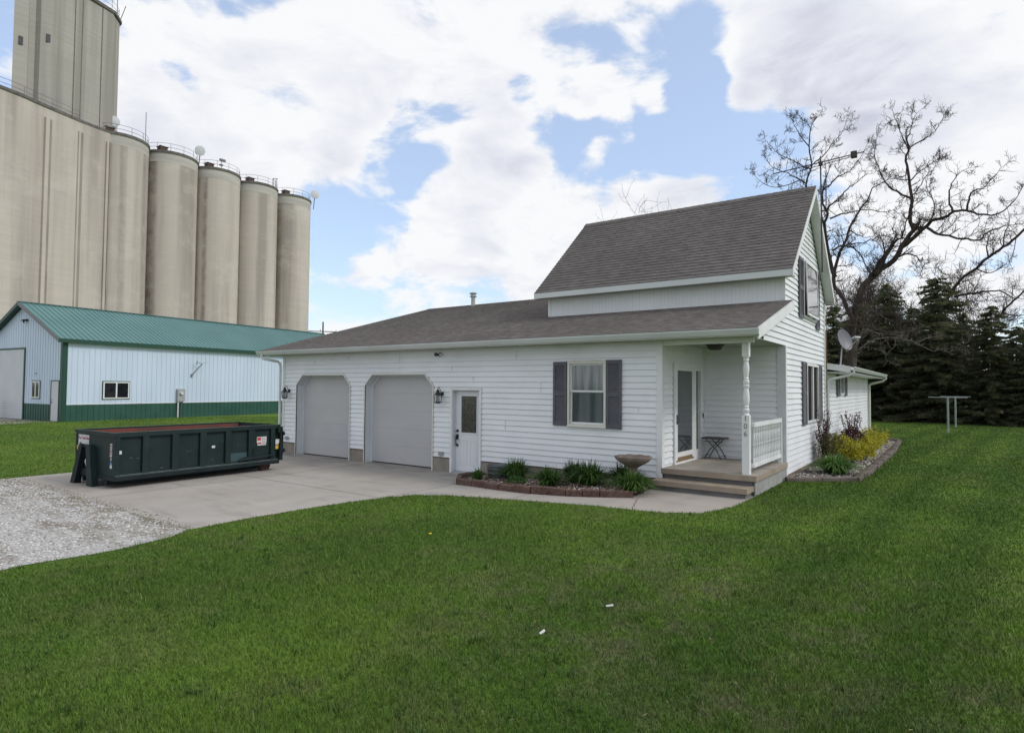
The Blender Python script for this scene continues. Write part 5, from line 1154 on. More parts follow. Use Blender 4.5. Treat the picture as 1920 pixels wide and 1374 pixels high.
# workhouse base: bulging wall running left out of the picture
o_ = [(-86.35, 23.6), (-86.3, 22.2), (-86.0, 20.6), (-85.6, 18.9), (-85.0, 17.2), (-84.5, 15.6), (-83.9, 13.9), (-83.3, 12.4), (-82.9, 10.9), (-82.6, 9.2), (-82.6, 7.2), (-83.0, 5.2), (-83.8, 3.0), (-85.2, .6), (-87, -1.8), (-89.5, -3.2), (-101, -4), (-103, 22), (-93, 24)]
def extr(pts, z0, z1, nm, m, parent=el, smooth=True, grow=0):
    P = [Vector((x, y)) for x, y in pts]
    if grow:
        ce = sum(P, Vector((0, 0)))/len(P); P = [p+(p-ce).normalized()*grow for p in P]
    m__ = MB(); m__.prism([(p.x, p.y, z0) for p in P], (0, 0, z1-z0)); return m__.build(nm, m, parent, smooth=smooth)
extr(o_, 0, GH-.35, 'workhouse_wall', 'elevator_concrete'); extr(o_, GH-.35, GH, 'roof_rim', 'elevator_rim', grow=.14)
# pilaster strips / seams on the workhouse wall
def seam(px, wpx, m, dep=.06):
    d = ray(px, 420); best = None
    for (a, b) in zip(o_[:13], o_[1:14]):
        A = Vector(a); B = Vector(b); e_ = B-A; den_ = d.x*e_.y-d.y*e_.x
        if abs(den_) < 1e-9: continue
        t = ((A.x-CAM.x)*e_.y-(A.y-CAM.y)*e_.x)/den_; q = ((A.x-CAM.x)*d.y-(A.y-CAM.y)*d.x)/den_
        if 0 <= q <= 1 and t > 0: best = (A+e_*q, e_.normalized())
    if not best: return
    P_, e_ = best; n_ = Vector((e_.y, -e_.x)); 
    if n_.x < 0: n_ = -n_
    w = wpx*.075; a = P_-e_*w/2+n_*-.02; b = P_+e_*w/2+n_*-.02
    m__ = MB(); m__.prism([(a.x, a.y, 0), (b.x, b.y, 0), (b.x+n_.x*dep, b.y+n_.y*dep, 0), (a.x+n_.x*dep, a.y+n_.y*dep, 0)], (0, 0, GH-1.6)); m__.build('pilaster', m, el)
seam(80, 6, 'elevator_concrete', .35); seam(89, 4, 'elevator_seam', .04); seam(142, 2, 'elevator_seam', .05); seam(149, 4, 'elevator_seam', .04); seam(197, 4, 'elevator_concrete', .25); seam(202, 2, 'elevator_seam', .2)
# headhouse tower
tw = [(-86.4, 11.9), (-86.2, 13.3), (-86.9, 13.55), (-86.9, 14.2), (-86.2, 14.5), (-85.8, 15.6), (-86.0, 17.6), (-86.6, 20.0), (-87.4, 22.9), (-89.2, 24.4), (-96, 25.2), (-98, 17.0)]
TZ = 52.6
extr(tw, GH-.1, TZ, 'headhouse', 'tower_concrete', smooth=True); extr(tw, TZ, TZ+.4, 'headhouse_rim', 'elevator_rim', grow=.3, smooth=False)
def tseam(q0, q1, w, m, dep):
    A, B = Vector(q0), Vector(q1); e_ = (B-A).normalized(); n_ = Vector((e_.y, -e_.x)); n_ = n_ if n_.x > 0 else -n_
    P_ = B; a = P_-e_*w/2; b = P_+e_*w/2
    m__ = MB(); m__.prism([(a.x-n_.x*.05, a.y-n_.y*.05, GH), (b.x-n_.x*.05, b.y-n_.y*.05, GH), (b.x+n_.x*dep, b.y+n_.y*dep, GH), (a.x+n_.x*dep, a.y+n_.y*dep, GH)], (0, 0, TZ-GH-.02)); m__.build('pilaster', m, el)
tseam((-86.0, 17.6), (-86.12, 18.1), .10, 'elevator_rim', .03); tseam((-86.0, 17.6), (-86.35, 19.0), .08, 'elevator_rim', .03); tseam((-86.6, 20.0), (-87.0, 21.5), .10, 'elevator_rim', .03)
for (y_, z_) in ((12.6, 43.6), (15.25, 45.0), (15.25, 51.6)):
    m__ = MB(); x_ = -86.25 if y_ < 14 else -85.9; m__.box(x_-.1, x_+.06, y_-.2, y_+.2, z_-.5, z_+.5); w__ = m__.build('small_window', 'glass_deep', el)
# railings along the roof edges
def railing(pts, z, h_=1.1, nm='roof_railing'):
    m__ = MB(); P = [Vector((x, y, z)) for x, y in pts]
    for hh in (h_, h_*.5): m__.tube([p+Vector((0, 0, hh)) for p in P], .028, 4)
    for p in P[::2]: m__.tube([p, p+Vector((0, 0, h_))], .03, 4)
    m__.build(nm, 'rail_metal', el)
for c in SC:
    railing([(c.x+(RS-.1)*math.cos(a), c.y+(RS-.1)*math.sin(a)) for a in [math.radians(-80+i*14) for i in range(13)]], GH)
railing([(x-.3, y) for x, y in o_[3:13]], GH); railing([(-86.6, 20), (-87.0, 21.4), (-87.6, 22.8), (-88.3, 23.6), (-89.2, 24.3), (-92, 24.7)], TZ+.4, 1.4)
m__ = MB()
for c in SC: m__ = MB(); m__.box(c.x+1.2, c.x+2.2, c.y-2.4, c.y-1.4, GH, GH+.75); m__.box(c.x+1.1, c.x+2.3, c.y-2.5, c.y-1.3, GH+.751, GH+.85); m__.build('roof_hatch', 'rust_box', el)
m__ = MB(); m__.tube([(-88.3, 28.8-1, GH), (-88.3, 27.8, GH+5)], .05, 4); m__.tube([(-88, 23.6, TZ), (-88, 23.6, TZ+5)], .05, 4); m__.tube([(-88.6, 24.2, TZ), (-88.9, 25, TZ+2.6)], .06, 4); m__.build('whip_antenna', 'rail_metal', el)
m__ = MB()
for k in range(4): m__.tube([(-92.0+.3*(k % 2), 50.4+.6*(k//2), GH), (-92.0+.3*(k % 2), 50.4+.6*(k//2), GH+2.6)], .05, 4)
m__.tube([(-92, 50.4, GH+2.5), (-91.7, 51.2, GH+2.7)], .05, 4); m__.tube([(-90.6, 40.3, GH), (-90.6, 40.3, GH+2.6)], .05, 4); m__.box(-90.8, -90.4, 40.0, 40.9, GH+2.3, GH+2.6); m__.box(-90.8, -90.4, 40.0, 40.5, GH+1.5, GH+1.7); m__.build('antenna_rack', 'rail_metal', el)
def mdish(px, py, X, r, label, ax):
    c = atx(px, py, X); t_ = thing('microwave_dish', label, 'dish antenna', tuple(c-Vector((0, 0, 1.5))), 'white dishes on top of the silos'); ax = Vector(ax).normalized(); u_ = ax.cross(Vector((0, 0, 1))).normalized(); w_ = u_.cross(ax)
    b_ = MB(); vs = []; fs = []
    for (q, dd) in ((0, 0), (.6, .12), (1, .3), (1, .42), (.5, .5), (0.01, .52)):
        for k in range(20): a = 2*math.pi*k/20; vs.append(c+(u_*math.cos(a)+w_*math.sin(a))*q*r+ax*dd*r)
    for i in range(5):
        for k in range(20): fs.append((i*20+k, i*20+(k+1) % 20, (i+1)*20+(k+1) % 20, (i+1)*20+k))
    b_.add(vs, fs); b_.build('drum', 'light_grey', t_, smooth=True); b_ = MB(); b_.tube([c-Vector((0, 0, r*.5)), c-Vector((.3, 0, 2.6))], .08, 6); b_.build('mount', 'rail_metal', t_)
mdish(375, 284, -89.5, .75, 'round white dish on a stalk above the second silo from the headhouse', (1, -.5, 0)); mdish(590, 366, -90.5, .78, 'white drum dish at the far right edge of the last silo', (.9, -.45, 0.1)); mdish(213, 229, -88.3, .75, 'white domed dish at the foot of the headhouse', (1, -.3, 0))

# distant utility pole beyond the shed and twigs at the left
t_ = thing('utility_pole', 'distant utility pole with crossarm rising beyond the green shed roof', 'utility pole', (-89.9, 60, 0)); b_ = MB(); b_.tube([(-89.9, 60, 0), (-89.9, 60, 14.0)], [.2, .13], 8); b_.build('pole', 'wood_pole', t_)
b_ = MB(); b_.beam((-92.5, 58.5, 12.3), (-88, 61.5, 12.15), .15, .15); b_.build('crossarm', 'wood_pole', t_)
b_ = MB()
for q in (0, .45, 1): p = Vector((-92.5, 58.5, 12.3)).lerp(Vector((-88, 61.5, 12.15)), q); b_.lathe(p, [(.07, .05), (.1, .2), (.05, .4)], 8)
b_.build('insulators', 'light_grey', t_)

# ------------------------------------------------------------------ clothes-line poles
for (x, y, zt, lab) in ((4.62, 23.35, 1.86, 'nearer grey T-shaped clothesline pole on the side lawn'), (4.93, 28.6, 1.86, 'farther grey T-shaped clothesline pole on the side lawn')):
    t_ = thing('clothesline_pole', lab, 'clothesline pole', (x, y, .2), 'clothesline poles on the side lawn'); b_ = MB(); b_.tube([(x, y, .15), (x, y, zt)], .045, 10); b_.build('post', 'pole_grey', t_)
    b_ = MB(); w = .75 if y < 25 else .66; b_.tube([(x-w, y+.0, zt), (x+w, y, zt)], .02, 8); b_.build('crossbar', 'pole_grey', t_)

# ------------------------------------------------------------------ bare trees
def grow(b_, p, d, l_, r, depth, r_, gnarl=.28, twig=.006, upb=.10):
    # one crooked branch; spawns smaller ones
    n_ = 4; pts = [p]; rad = [r]; q = p; dd = d.normalized(); spawn = []
    for i in range(n_):
        dd = (dd+Vector((r_.gauss(0, gnarl), r_.gauss(0, gnarl), r_.gauss(0, gnarl)+upb))).normalized(); q = q+dd*l_/n_; pts.append(q); rad.append(max(twig*.6, r*(1-.5*(i+1)/n_)))
        if depth > 0: spawn.append((q.copy(), dd.copy(), rad[-1]))
    b_.tube(pts, rad, 5 if r > .03 else 3, cap=False)
    if depth > 0:
        for (sp, sd2, rr) in spawn:
            for _ in range(1 if r_.random() < .62 else 2):
                a = Vector((r_.gauss(0, 1), r_.gauss(0, 1), r_.gauss(0, 1))).normalized(); nd_ = (sd2*.55+a*.75+Vector((0, 0, .12))).normalized()
                grow(b_, sp, nd_, l_*r_.uniform(.45, .75), max(twig, rr*.6), depth-1, r_, gnarl, twig, upb)
def traced_tree(name, label, Y, limbs, seed, rot=.0, twigs=2, dens=1.0, mt='bark', tl=.78, group=None, twig=.009, thin=.78):
    r_ = random.Random(seed); base = None; b0 = MB(); br = MB()
    for li, (pts, ra, rb, off) in enumerate(limbs):
        P = []; ra, rb = ra*thin, rb*thin
        for i, (px, py) in enumerate(pts):
            q = i/(len(pts)-1); P.append(aty(px, py, Y+off[0]+(off[1]-off[0])*q))
        if li == 0: P[0].z = .0; base = P[0].copy()
        # smooth resample
        Q = []
        for i in range(len(P)-1):
            p0, p1, p2, p3 = P[max(i-1, 0)], P[i], P[i+1], P[min(i+2, len(P)-1)]
            for s in range(3):
                t = s/3; Q.append(.5*((2*p1)+(p2-p0)*t+(2*p0-5*p1+4*p2-p3)*t*t+(3*p1-p0-3*p2+p3)*t**3))
        Q.append(P[-1]); n_ = len(Q)
        jit = .02+.05*rb
        for i in range(1, n_-1): Q[i] = Q[i]+Vector((r_.gauss(0, jit), r_.gauss(0, jit), r_.gauss(0, jit)))
        rad = [ra+(rb-ra)*(i/(n_-1))**.8 for i in range(n_)]
        (b0 if ra > .113 or li == 0 else br).tube(Q, rad, 9 if ra > .1 else 6)
        if twigs:
            tot = 0
            for i in range(1, n_):
                tot += (Q[i]-Q[i-1]).length*dens
                if rad[i] > .20: tot = 0; continue
                while tot > .42:
                    tot -= .42; dd = (Q[i]-Q[i-1]).normalized(); a = Vector((r_.gauss(0, 1), r_.gauss(0, .8), r_.gauss(0, 1))).normalized()
                    ll = tl*r_.uniform(.5, 1.2)*(1 if rad[i] > .04 else .7); grow(br, Q[i], (dd*.45+a), ll, max(twig*1.5, min(.03, rad[i]*.45)), twigs if r_.random() < .6 else twigs-1, r_, twig=twig)
            grow(br, Q[-1], (Q[-1]-Q[-2])  .normalized(), tl*.7, rb, twigs, r_, twig=twig)
    t_ = thing(name, label, 'tree', tuple(base), group)
    b0.build('trunk', mt, t_, recalc=False); br.build('crown', mt, t_, recalc=False)
    return t_
TA = [
 ([(1584, 806), (1590, 720), (1597, 630), (1612, 548), (1641, 515), (1677, 487), (1692, 461), (1713, 432)], .27, .13, (0, 1)),
 ([(1713, 432), (1708, 405), (1709, 371), (1705, 337), (1698, 301), (1703, 278), (1700, 262)], .13, .045, (1, .4)),
 ([(1703, 280), (1694, 262), (1688, 247), (1682, 230), (1675, 212)], .05, .014, (.4, 0)), ([(1702, 278), (1716, 270), (1731, 262), (1742, 255), (1754, 245), (1761, 233), (1768, 222)], .055, .014, (.4, 1.5)),
 ([(1700, 262), (1706, 245), (1712, 225), (1722, 210)], .04, .012, (.4, .2)),
 ([(1690, 464), (1721, 440), (1746, 416), (1771, 408), (1788, 397), (1813, 395), (1835, 401), (1858, 405), (1883, 393), (1906, 371)], .14, .025, (1, -1.5)),
 ([(1786, 397), (1780, 374), (1783, 351), (1796, 329), (1810, 318)], .07, .014, (0, .5)), ([(1813, 395), (1818, 375), (1819, 362), (1832, 356), (1846, 350), (1860, 335), (1873, 320)], .07, .014, (-.4, -1)),
 ([(1740, 428), (1760, 439), (1788, 445), (1812, 448), (1836, 451), (1846, 440), (1858, 432), (1883, 425), (1905, 420)], .09, .02, (.6, -2.5)),
 ([(1709, 372), (1694, 366), (1678, 357), (1661, 343), (1650, 321), (1640, 293), (1643, 262)], .085, .016, (.8, 2)),
 ([(1709, 372), (1722, 352), (1736, 330), (1752, 315)], .05, .012, (.8, 1.4)), ([(1706, 340), (1725, 322), (1748, 305), (1762, 296)], .045, .012, (.7, -.5)),
 ([(1745, 416), (1752, 395), (1748, 372), (1737, 352), (1740, 330)], .05, .012, (.3, 1)),
 ([(1641, 515), (1650, 498), (1658, 475), (1656, 455)], .13, .03, (.3, 1)), ([(1650, 500), (1668, 470), (1680, 452), (1692, 442), (1697, 424)], .12, .04, (.4, -.6)),
 ([(1622, 538), (1640, 505), (1657, 480), (1673, 455), (1680, 440)], .14, .03, (.4, .9)),
 ([(1678, 487), (1700, 476), (1718, 482), (1728, 497), (1730, 515)], .06, .014, (1, -1)),
 ([(1600, 600), (1580, 560), (1563, 531), (1571, 484), (1583, 458), (1594, 427), (1605, 405), (1625, 377), (1636, 354), (1664, 337)], .15, .025, (0, 2)),
 ([(1566, 520), (1552, 470), (1546, 425), (1552, 402), (1542, 380), (1543, 354), (1552, 326)], .14, .03, (.5, -1)),
 ([(1546, 425), (1535, 400), (1525, 380), (1512, 346), (1521, 312), (1518, 273), (1521, 236), (1532, 220)], .11, .02, (0, -1.5)),
 ([(1513, 345), (1498, 337), (1476, 326), (1450, 315), (1437, 300)], .05, .012, (-.6, -1.6)), ([(1520, 318), (1503, 310), (1487, 301), (1470, 295), (1459, 287), (1445, 275), (1436, 264)], .05, .012, (-.8, -.2)),
 ([(1518, 276), (1504, 258), (1495, 246), (1490, 236), (1484, 224)], .04, .011, (-1, -.3)), ([(1520, 312), (1537, 298), (1550, 285), (1560, 270), (1572, 256), (1583, 242), (1588, 222)], .05, .012, (-.8, .5)),
 ([(1521, 240), (1508, 226), (1497, 222)], .03, .010, (-1, -1)), ([(1500, 338), (1478, 346), (1455, 352), (1432, 344), (1416, 330)], .04, .010, (-.7, -2)),
 ([(1543, 356), (1557, 345), (1571, 332), (1583, 326), (1594, 320), (1606, 306), (1616, 292), (1624, 275)], .06, .012, (-.4, .6)),
 ([(1552, 392), (1568, 376), (1583, 360), (1594, 350), (1605, 343), (1622, 330), (1640, 325)], .06, .012, (-.3, 1.2)),
 ([(1556, 410), (1575, 402), (1594, 399), (1608, 395), (1622, 393), (1642, 395), (1661, 397), (1680, 390)], .06, .014, (-.3, -1.3)),
 ([(1560, 470), (1577, 461), (1590, 463), (1602, 467), (1612, 474), (1616, 484), (1620, 492), (1628, 500), (1640, 506)], .07, .02, (.2, -1)),
 ([(1577, 462), (1600, 458), (1619, 455), (1636, 448), (1650, 442), (1664, 444)], .05, .014, (0, -1)), ([(1592, 430), (1606, 440), (1625, 446), (1640, 440)], .04, .012, (.8, 1.8)),
 ([(1590, 560), (1612, 575), (1640, 585), (1668, 600), (1690, 610)], .07, .015, (0, -2)), ([(1595, 610), (1625, 612), (1660, 622), (1690, 626), (1720, 620)], .08, .02, (0, -2.5)),
]
traced_tree('walnut_tree', 'large bare spreading tree rising right behind the steep gable', 24, TA, 101, twigs=2, dens=1.35)
TC = [
 ([(1712, 808), (1722, 700), (1744, 620), (1763, 586), (1784, 547), (1802, 523), (1830, 503), (1853, 481), (1881, 464), (1906, 444), (1945, 405)], .14, .085, (0, -3)),
 ([(1790, 556), (1812, 552), (1836, 548), (1858, 546), (1878, 547), (1895, 556), (1915, 560)], .11, .03, (-.5, -2.5)),
 ([(1853, 482), (1850, 462), (1856, 440), (1862, 425)], .07, .015, (-1.5, -1)), ([(1881, 464), (1884, 440), (1893, 415), (1890, 395)], .07, .015, (-2, -1)), ([(1830, 503), (1850, 512), (1872, 505), (1890, 490)], .06, .015, (-1, -3)),
 ([(1870, 600), (1882, 580), (1900, 565), (1925, 540), (1960, 500)], .10, .05, (-2, -4)), ([(1880, 584), (1900, 592), (1922, 590)], .05, .02, (-2, -4)), ([(1744, 622), (1770, 640), (1800, 650), (1830, 640), (1860, 650)], .09, .02, (-1, -4)),
 ([(1731, 668), (1700, 650), (1668, 640), (1640, 645), (1615, 640)], .08, .02, (-1, -4)), ([(1750, 610), (1730, 590), (1705, 575), (1690, 560)], .07, .02, (-.5, -3)),
 ([(1906, 444), (1900, 470), (1890, 500)], .04, .012, (-3, -3.5)),
]
traced_tree('leaning_bare_tree', 'bare tree leaning out to the right from among the dark spruces', 37.5, TC, 102, twigs=2, dens=.9, tl=.95)
# dead pale branches hanging in front of the spruces
traced_tree('dead_branch_tree', 'low bare tree with pale dead horizontal branches beneath the spruces', 28, [
 ([(1598, 806), (1600, 720), (1606, 650), (1618, 618)], .16, .05, (0, 0)), ([(1606, 640), (1620, 618), (1645, 624), (1676, 628), (1690, 622), (1708, 620)], .05, .02, (0, -1)), ([(1604, 660), (1640, 636), (1680, 634), (1715, 640), (1745, 632)], .08, .02, (0, 1)),
 ([(1681, 634), (1676, 650), (1665, 662), (1660, 672)], .02, .01, (0, -.5)), ([(1712, 640), (1730, 650), (1750, 658), (1780, 654), (1804, 650)], .035, .012, (.5, -.5))], 103, twigs=2, dens=.8, mt='bark_dead', tl=.8)
def wild_tree(name, label, x, y, H_, seed, mt='bark_far', spread=.9, depth=3, group=None, r0_=.16, nlimb=9, twig=.014):
    r_ = random.Random(seed); t_ = thing(name, label, 'tree', (x, y, .1), group); tr = MB(); cr_ = MB(); p = Vector((x, y, 0)); pts = [p]; rad = [r0_]; d = Vector((r_.gauss(0, .08), r_.gauss(0, .08), 1)).normalized()
    for i in range(7): d = (d+Vector((r_.gauss(0, .10), r_.gauss(0, .10), .12))).normalized(); p = p+d*H_*.8/7; pts.append(p); rad.append(r0_*(1-.8*(i+1)/7))
    tr.tube(pts, rad, 7)
    for k in range(nlimb):
        i = r_.randint(2, 7); a = r_.uniform(0, 6.28); dd = Vector((math.cos(a)*spread, math.sin(a)*spread, r_.uniform(.4, 1.1))); grow(cr_, pts[i], dd, H_*r_.uniform(.18, .34), rad[i]*.55+twig, depth, r_, twig=twig)
    grow(cr_, pts[-1], d, H_*.25, rad[-1], depth, r_, twig=twig)
    tr.build('trunk', mt, t_, recalc=False); cr_.build('crown', mt, t_, recalc=False); return t_
for i, (px, py, Y, sc) in enumerate([(1215, 372, 42, 1), (1275, 362, 44, 1), (1318, 345, 40, 1)]):
    q = aty(px, py, Y); wild_tree('distant_bare_tree', ['leftmost pale bare treetop peeping over the steep roof', 'middle pale bare treetop peeping over the steep roof ridge', 'rightmost and tallest bare treetop peeping over the steep roof ridge'][i], q.x, Y, q.z*.84, 200+i, depth=2, nlimb=8, group='bare trees beyond the house roof')
for i, (px, py, Y) in enumerate([(1645, 500, 44), (1700, 490, 46), (1805, 470, 43), (1590, 520, 45)]):
    q = aty(px, py, Y); wild_tree('background_bare_tree', ['bushy bare tree between the two tallest spruce tops', 'bushy bare tree directly behind the left tall spruce top', 'bushy bare tree right of the tallest spruce', 'bushy bare tree at the gable edge behind the spruces'][i], q.x, Y, q.z*.86, 300+i, depth=3, nlimb=16, spread=1.1, group='bushy bare trees behind the spruces')
t_ = wild_tree('roadside_tree', 'purplish budding twig tips of a tree at the left picture edge', aty(-118, 700, -4.0).x, -4.0, 4.3, 401, depth=3, nlimb=7, spread=1.0, r0_=.08, twig=.008)

# ------------------------------------------------------------------ spruces
def spruce_mesh(H_, Rb, seed):
    r_ = random.Random(seed); nb = MB(); tr = MB(); tr.tube([(0, 0, 0), (0, 0, H_*.5), (0, 0, H_*.97)], [.18, .10, .015], 8)
    z = .15
    while z < H_*.985:
        q = z/H_; rr = Rb*(1-q)**.52*(.88+.12*math.sin(z*3+seed)); nbr = max(5, int(5+8*(1-q)))
        for k in range(nbr):
            a = r_.uniform(0, 6.28); l_ = rr*r_.uniform(.62, 1.15)+.10; zz = z+r_.uniform(-.15, .15); dr = r_.uniform(.15, .45)
            d = Vector((math.cos(a), math.sin(a), 0)); sdv = Vector((-math.sin(a), math.cos(a), 0)); ns_ = max(3, int(l_/.15)); t0 = r_.uniform(0, .6)
            if l_ > .8 and k % 2: tr.tube([(0, 0, zz), tuple(d*l_*.95+Vector((0, 0, zz-dr*l_*.6)))], [.025, .008], 3, cap=False)
            for s in range(ns_):
                f = (s+.6)/ns_
                if f < .12: continue
                p = d*l_*f+Vector((0, 0, zz-dr*l_*f*(1.25-.6*f)))
                for sg in (-1, 1):
                    for _ in range(2):
                        w = (.12+.30*(1-f))*min(1, l_/1.2)*r_.uniform(.6, 1.3)+.05; tip = p+sdv*sg*w+d*w*r_.uniform(.2, .9)+Vector((r_.uniform(-.03, .03), 0, r_.uniform(-.22, .10)))
                        b1 = p+Vector((0, 0, r_.uniform(.0, .06))); b2 = p-d*.09+Vector((0, 0, -.09)); nb.add([b1, tip, b2], [(0, 1, 2)], min(1, max(0, t0+r_.gauss(0, .2))))
                nb.add([p-sdv*.05, p+d*.16+Vector((0, 0, -.02)), p+sdv*.05+Vector((0, 0, -.16))], [(0, 1, 2)], min(1, t0+.2))
        for _ in range(int(9*(1-q))+1):
            a = r_.uniform(0, 6.28); q2 = rr*math.sqrt(r_.random())*.75; p = Vector((q2*math.cos(a), q2*math.sin(a), z+r_.uniform(-.1, .1))); a1 = Vector((r_.gauss(0, 1), r_.gauss(0, 1), r_.gauss(0, 1))).normalized()*.16; a2 = a1.cross(Vector((r_.gauss(0, 1), r_.gauss(0, 1), r_.gauss(0, 1)))).normalized()*.12
            nb.add([p-a1, p+a2, p+a1], [(0, 1, 2)], r_.uniform(0, .5))
        z += .20+.10*(1-q)
    return tr, nb
protos = []
for i, (h_, rb2) in enumerate(((9.3, 2.9), (8.6, 3.1), (9.8, 2.8))):
    tr, nb = spruce_mesh(h_, rb2, 500+i); protos.append((tr, nb, h_))
SPR = [(1563, 572, 33.5, 0, 'leftmost dark spruce, half hidden behind the gable and satellite dish'), (1612, 560, 36, 1, 'dark spruce behind the main bare trunk, second from the gable'), (1664, 533, 35, 2, 'tall pointed spruce right of the bare trunk'), (1712, 575, 38, 0, 'shorter spruce in the gap between the two tallest spruces'), (1758, 518, 34.5, 1, 'tallest dark spruce standing behind the clothesline poles'), (1808, 588, 37, 2, 'spruce in the dip right of the tallest spruce'), (1858, 572, 33.5, 0, 'broad spruce right of the clothesline poles'), (1905, 612, 36, 1, 'spruce second from the right edge of the row'), (1945, 575, 33, 2, 'spruce cut off by the right picture edge'), (1995, 560, 35, 0, 'outermost spruce beyond the right picture edge')]
meshes = {}
for (px, py, Y, pi, lab) in SPR:
    q = aty(px, py, Y); tr, nb, h_ = protos[pi]; s_ = q.z/h_
    t_ = thing('spruce_tree', lab, 'tree', (q.x, Y, .1), 'row of dark spruces across the back lawn')
    if pi not in meshes:
        a = tr.build('trunk', 'bark', None); b = nb.build('crown', 'spruce_needles', None, tones=True, recalc=False); meshes[pi] = (a.data, b.data); a.parent = t_; b.parent = t_
    else:
        for nm, me in zip(('trunk', 'crown'), meshes[pi]): o = bpy.data.objects.new(nm, me); COL.objects.link(o); o.parent = t_
    t_.scale = (s_*1.05, s_*1.05, s_); t_.rotation_euler.z = px*.7
# far tree belt (one continuous distant mass)
b_ = MB(); r_ = random.Random(77)
for k in range(9000):
    x = r_.uniform(-14, 34); y = 52+r_.uniform(0, 10); z = abs(r_.gauss(0, 1))*1.7+r_.uniform(0, 2.0); s_ = r_.uniform(.15, .4)
    a1 = Vector((r_.gauss(0, 1), r_.gauss(0, 1), r_.gauss(0, 1))).normalized()*s_; a2 = a1.cross(Vector((r_.gauss(0, 1), r_.gauss(0, 1), r_.gauss(0, 1)))).normalized()*s_
    b_.add([Vector((x, y, z))-a1, Vector((x, y, z))+a2, Vector((x, y, z))+a1], [(0, 1, 2)], r_.random())
tag(b_.build('far_woods', 'spruce_needles', None, tones=True, recalc=False), 'low dark woods seen through gaps under the spruces', 'woods', kind='stuff')
MATS['bark_far']

# ------------------------------------------------------------------ grass blades, gravel stones, litter
rs = np.random.default_rng(5)
def in_poly(x, y, poly):
    k = np.zeros(len(x), bool); j = len(poly)-1
    for i in range(len(poly)):
        xi, yi = poly[i]; xj, yj = poly[j]; c = ((yi > y) != (yj > y)) & (x < (xj-xi)*(y-yi)/(yj-yi+1e-12)+xi); k ^= c; j = i
    return k
HOUSE = [(-12.9, -.02), (.0, -.02), (0, -.45), (1.80, -.45), (1.83, 7.9), (1.83, 19), (-12.9, 19)]
def grass(n, r0, r1, name, seed):
    # tuft density thins and blades widen smoothly with distance from the front of the lawn
    g_ = np.random.default_rng(seed); az = g_.uniform(R(-43), R(43), n); u = g_.random(n); rr = (r0**.35+u*(r1**.35-r0**.35))**(1/.35); ang = YAW+az
    x = CAM.x+np.sin(ang)*rr; y = CAM.y+np.cos(ang)*rr
    keep = ~(in_poly(x, y, drive) | in_poly(x, y, grv) | in_poly(x, y, HOUSE) | in_poly(x, y, BED2)) & (x > -40)
    x, y, rr = x[keep], y[keep], rr[keep]; n = len(x)
    z = .2*np.clip((x+4.2)/4.2, 0, 1); patch = .85+.2*np.sin(x*1.3+np.sin(y*.9)*2)*np.sin(y*1.1+x*.4)
    h_ = .046*g_.uniform(.45, 1.25, n)*patch; a = g_.uniform(0, 6.283, n); lean = g_.uniform(.1, .9, n)*h_; la = g_.uniform(0, 6.283, n); w = .0036*(rr/4)**.75*g_.uniform(.6, 1.3, n)
    P = np.empty((n, 3, 3)); P[:, 0] = np.stack([x-np.cos(a)*w, y-np.sin(a)*w, z-.003], 1); P[:, 1] = np.stack([x+np.cos(a)*w, y+np.sin(a)*w, z-.003], 1); P[:, 2] = np.stack([x+np.cos(la)*lean, y+np.sin(la)*lean, z+h_], 1)
    me = bpy.data.meshes.new(name); me.vertices.add(3*n); me.vertices.foreach_set('co', P.reshape(-1)); me.loops.add(3*n); me.loops.foreach_set('vertex_index', np.arange(3*n, dtype=np.int32)); me.polygons.add(n)
    me.polygons.foreach_set('loop_start', np.arange(0, 3*n, 3, dtype=np.int32)); me.polygons.foreach_set('loop_total', np.full(n, 3, dtype=np.int32)); at = me.attributes.new('tone', 'FLOAT', 'FACE'); at.data.foreach_set('value', g_.random(n).astype(np.float32)); me.update(calc_edges=True); me.materials.append(MATS['grass_blade'])
    o = bpy.data.objects.new(name, me); COL.objects.link(o); return o
gr = grass(1000000, 2.6, 46.0, 'lawn_grass', 1); tag(gr, 'short mown green grass covering the lawns', 'grass', kind='stuff')
GV = [(-12.7, -7.15), (-4.7, -7.2), (-4.35, -8.0), (-4.2, -12), (-12.7, -12)]
stones('gravel_stones', 'loose white crushed gravel stones on the drive', GV, 9000, lambda x, y: hx(x)+.006, .010, .026, 'stones', 15, (.15, 1))
stones('scattered_gravel', 'brownish gravel scattered along the concrete edge', [(-12.5, -6.85), (-4.75, -6.9), (-4.55, -7.6), (-12.5, -7.5)], 1500, lambda x, y: hx(x)+.006, .008, .02, 'stones', 16, (0, .7))
def scatter_lawn(n, seed, rmax=16):
    r_ = random.Random(seed); out_ = []
    while len(out_) < n:
        a = YAW+r_.uniform(R(-42), R(42)); q = 2.8+(rmax-2.8)*r_.random()**1.5; x, y = CAM.x+math.sin(a)*q, CAM.y+math.cos(a)*q
        xa, ya = np.array([x]), np.array([y])
        if in_poly(xa, ya, drive)[0] or in_poly(xa, ya, grv)[0] or in_poly(xa, ya, HOUSE)[0] or in_poly(xa, ya, BED2)[0]: continue
        out_.append((x, y, r_))
    return out_
b_ = MB()
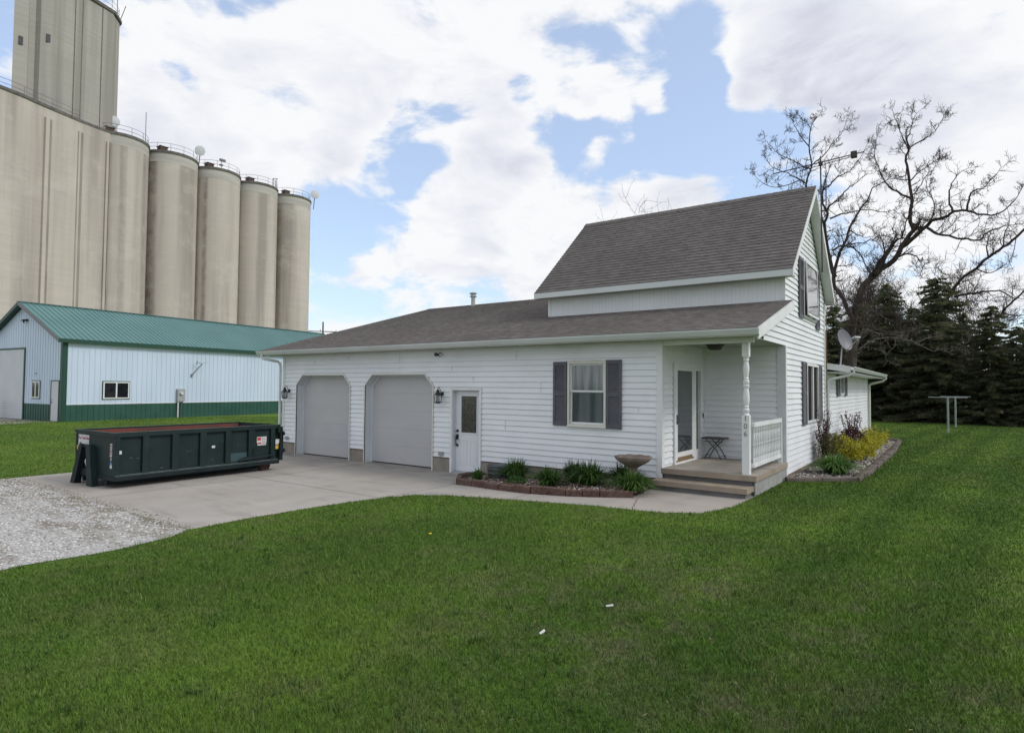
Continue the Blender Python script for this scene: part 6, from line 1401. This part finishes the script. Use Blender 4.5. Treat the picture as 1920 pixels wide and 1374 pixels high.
for (x, y, r_) in scatter_lawn(420, 61):
    blades(b_, (x, y, hx(x)), r_.randint(6, 16), r_.uniform(.05, .085), r_.uniform(.03, .06), r_, .0032, .4, (0, .9))
tag(b_.build('taller_grass_tufts', 'daylily_leaf', None, tones=True, recalc=False), 'slightly taller grass tufts dotted over the near lawn', 'grass', kind='stuff')
b_ = MB()
for (x, y, r_) in scatter_lawn(420, 62, 14):
    a = r_.uniform(0, 6.28); l_ = r_.uniform(.006, .026); w_ = r_.uniform(.0012, .004); d = Vector((math.cos(a), math.sin(a), r_.uniform(-.3, .3))); n_ = Vector((-d.y, d.x, 0)); p = Vector((x, y, hx(x)+r_.uniform(.02, .045)))
    b_.add([p-d*l_, p-n_*w_, p+d*l_, p+n_*w_], [(0, 1, 2, 3)], r_.random())
tag(b_.build('dry_bits', 'dry_litter', None, tones=True, recalc=False), 'dry straw and leaf bits lying in the near lawn', 'debris', kind='stuff')
t_ = thing('dandelion', 'single small yellow dandelion flower in the middle of the lawn', 'flower', (-.91, -5.76, .16)); b_ = MB(); b_.tube([(-.91, -5.76, .15), (-.91, -5.76, .215)], .002, 5); b_.build('stem', 'shed_green', t_)
b_ = MB(); b_.lathe((-.91, -5.76, .215), [(.006, 0), (.022, .006), (.018, .012), (.004, .016)], 12); b_.build('flower_head', 'petal', t_)
for (x, y, a, lab) in ((2.27, -6.85, .6, 'slim white scrap lying in the lawn, farther one'), (2.11, -7.7, 1.5, 'short white scrap lying in the lawn, nearer one')):
    t_ = thing('litter_scrap', lab, 'litter', (x, y, .23), 'white scraps in the lawn'); d = Vector((math.cos(a), math.sin(a), 0)); b_ = MB(); b_.prism([Vector((x, y, .245))-d*.032-Vector((-d.y, d.x, 0))*.008, Vector((x, y, .25))+d*.032-Vector((-d.y, d.x, 0))*.006, Vector((x, y, .262))+d*.032+Vector((-d.y, d.x, 0))*.006, Vector((x, y, .25))-d*.032+Vector((-d.y, d.x, 0))*.008], (0, 0, .004)); b_.build('scrap', 'plastic_white', t_)
for o in bpy.data.objects:
    if '_o' in o: del o['_o']
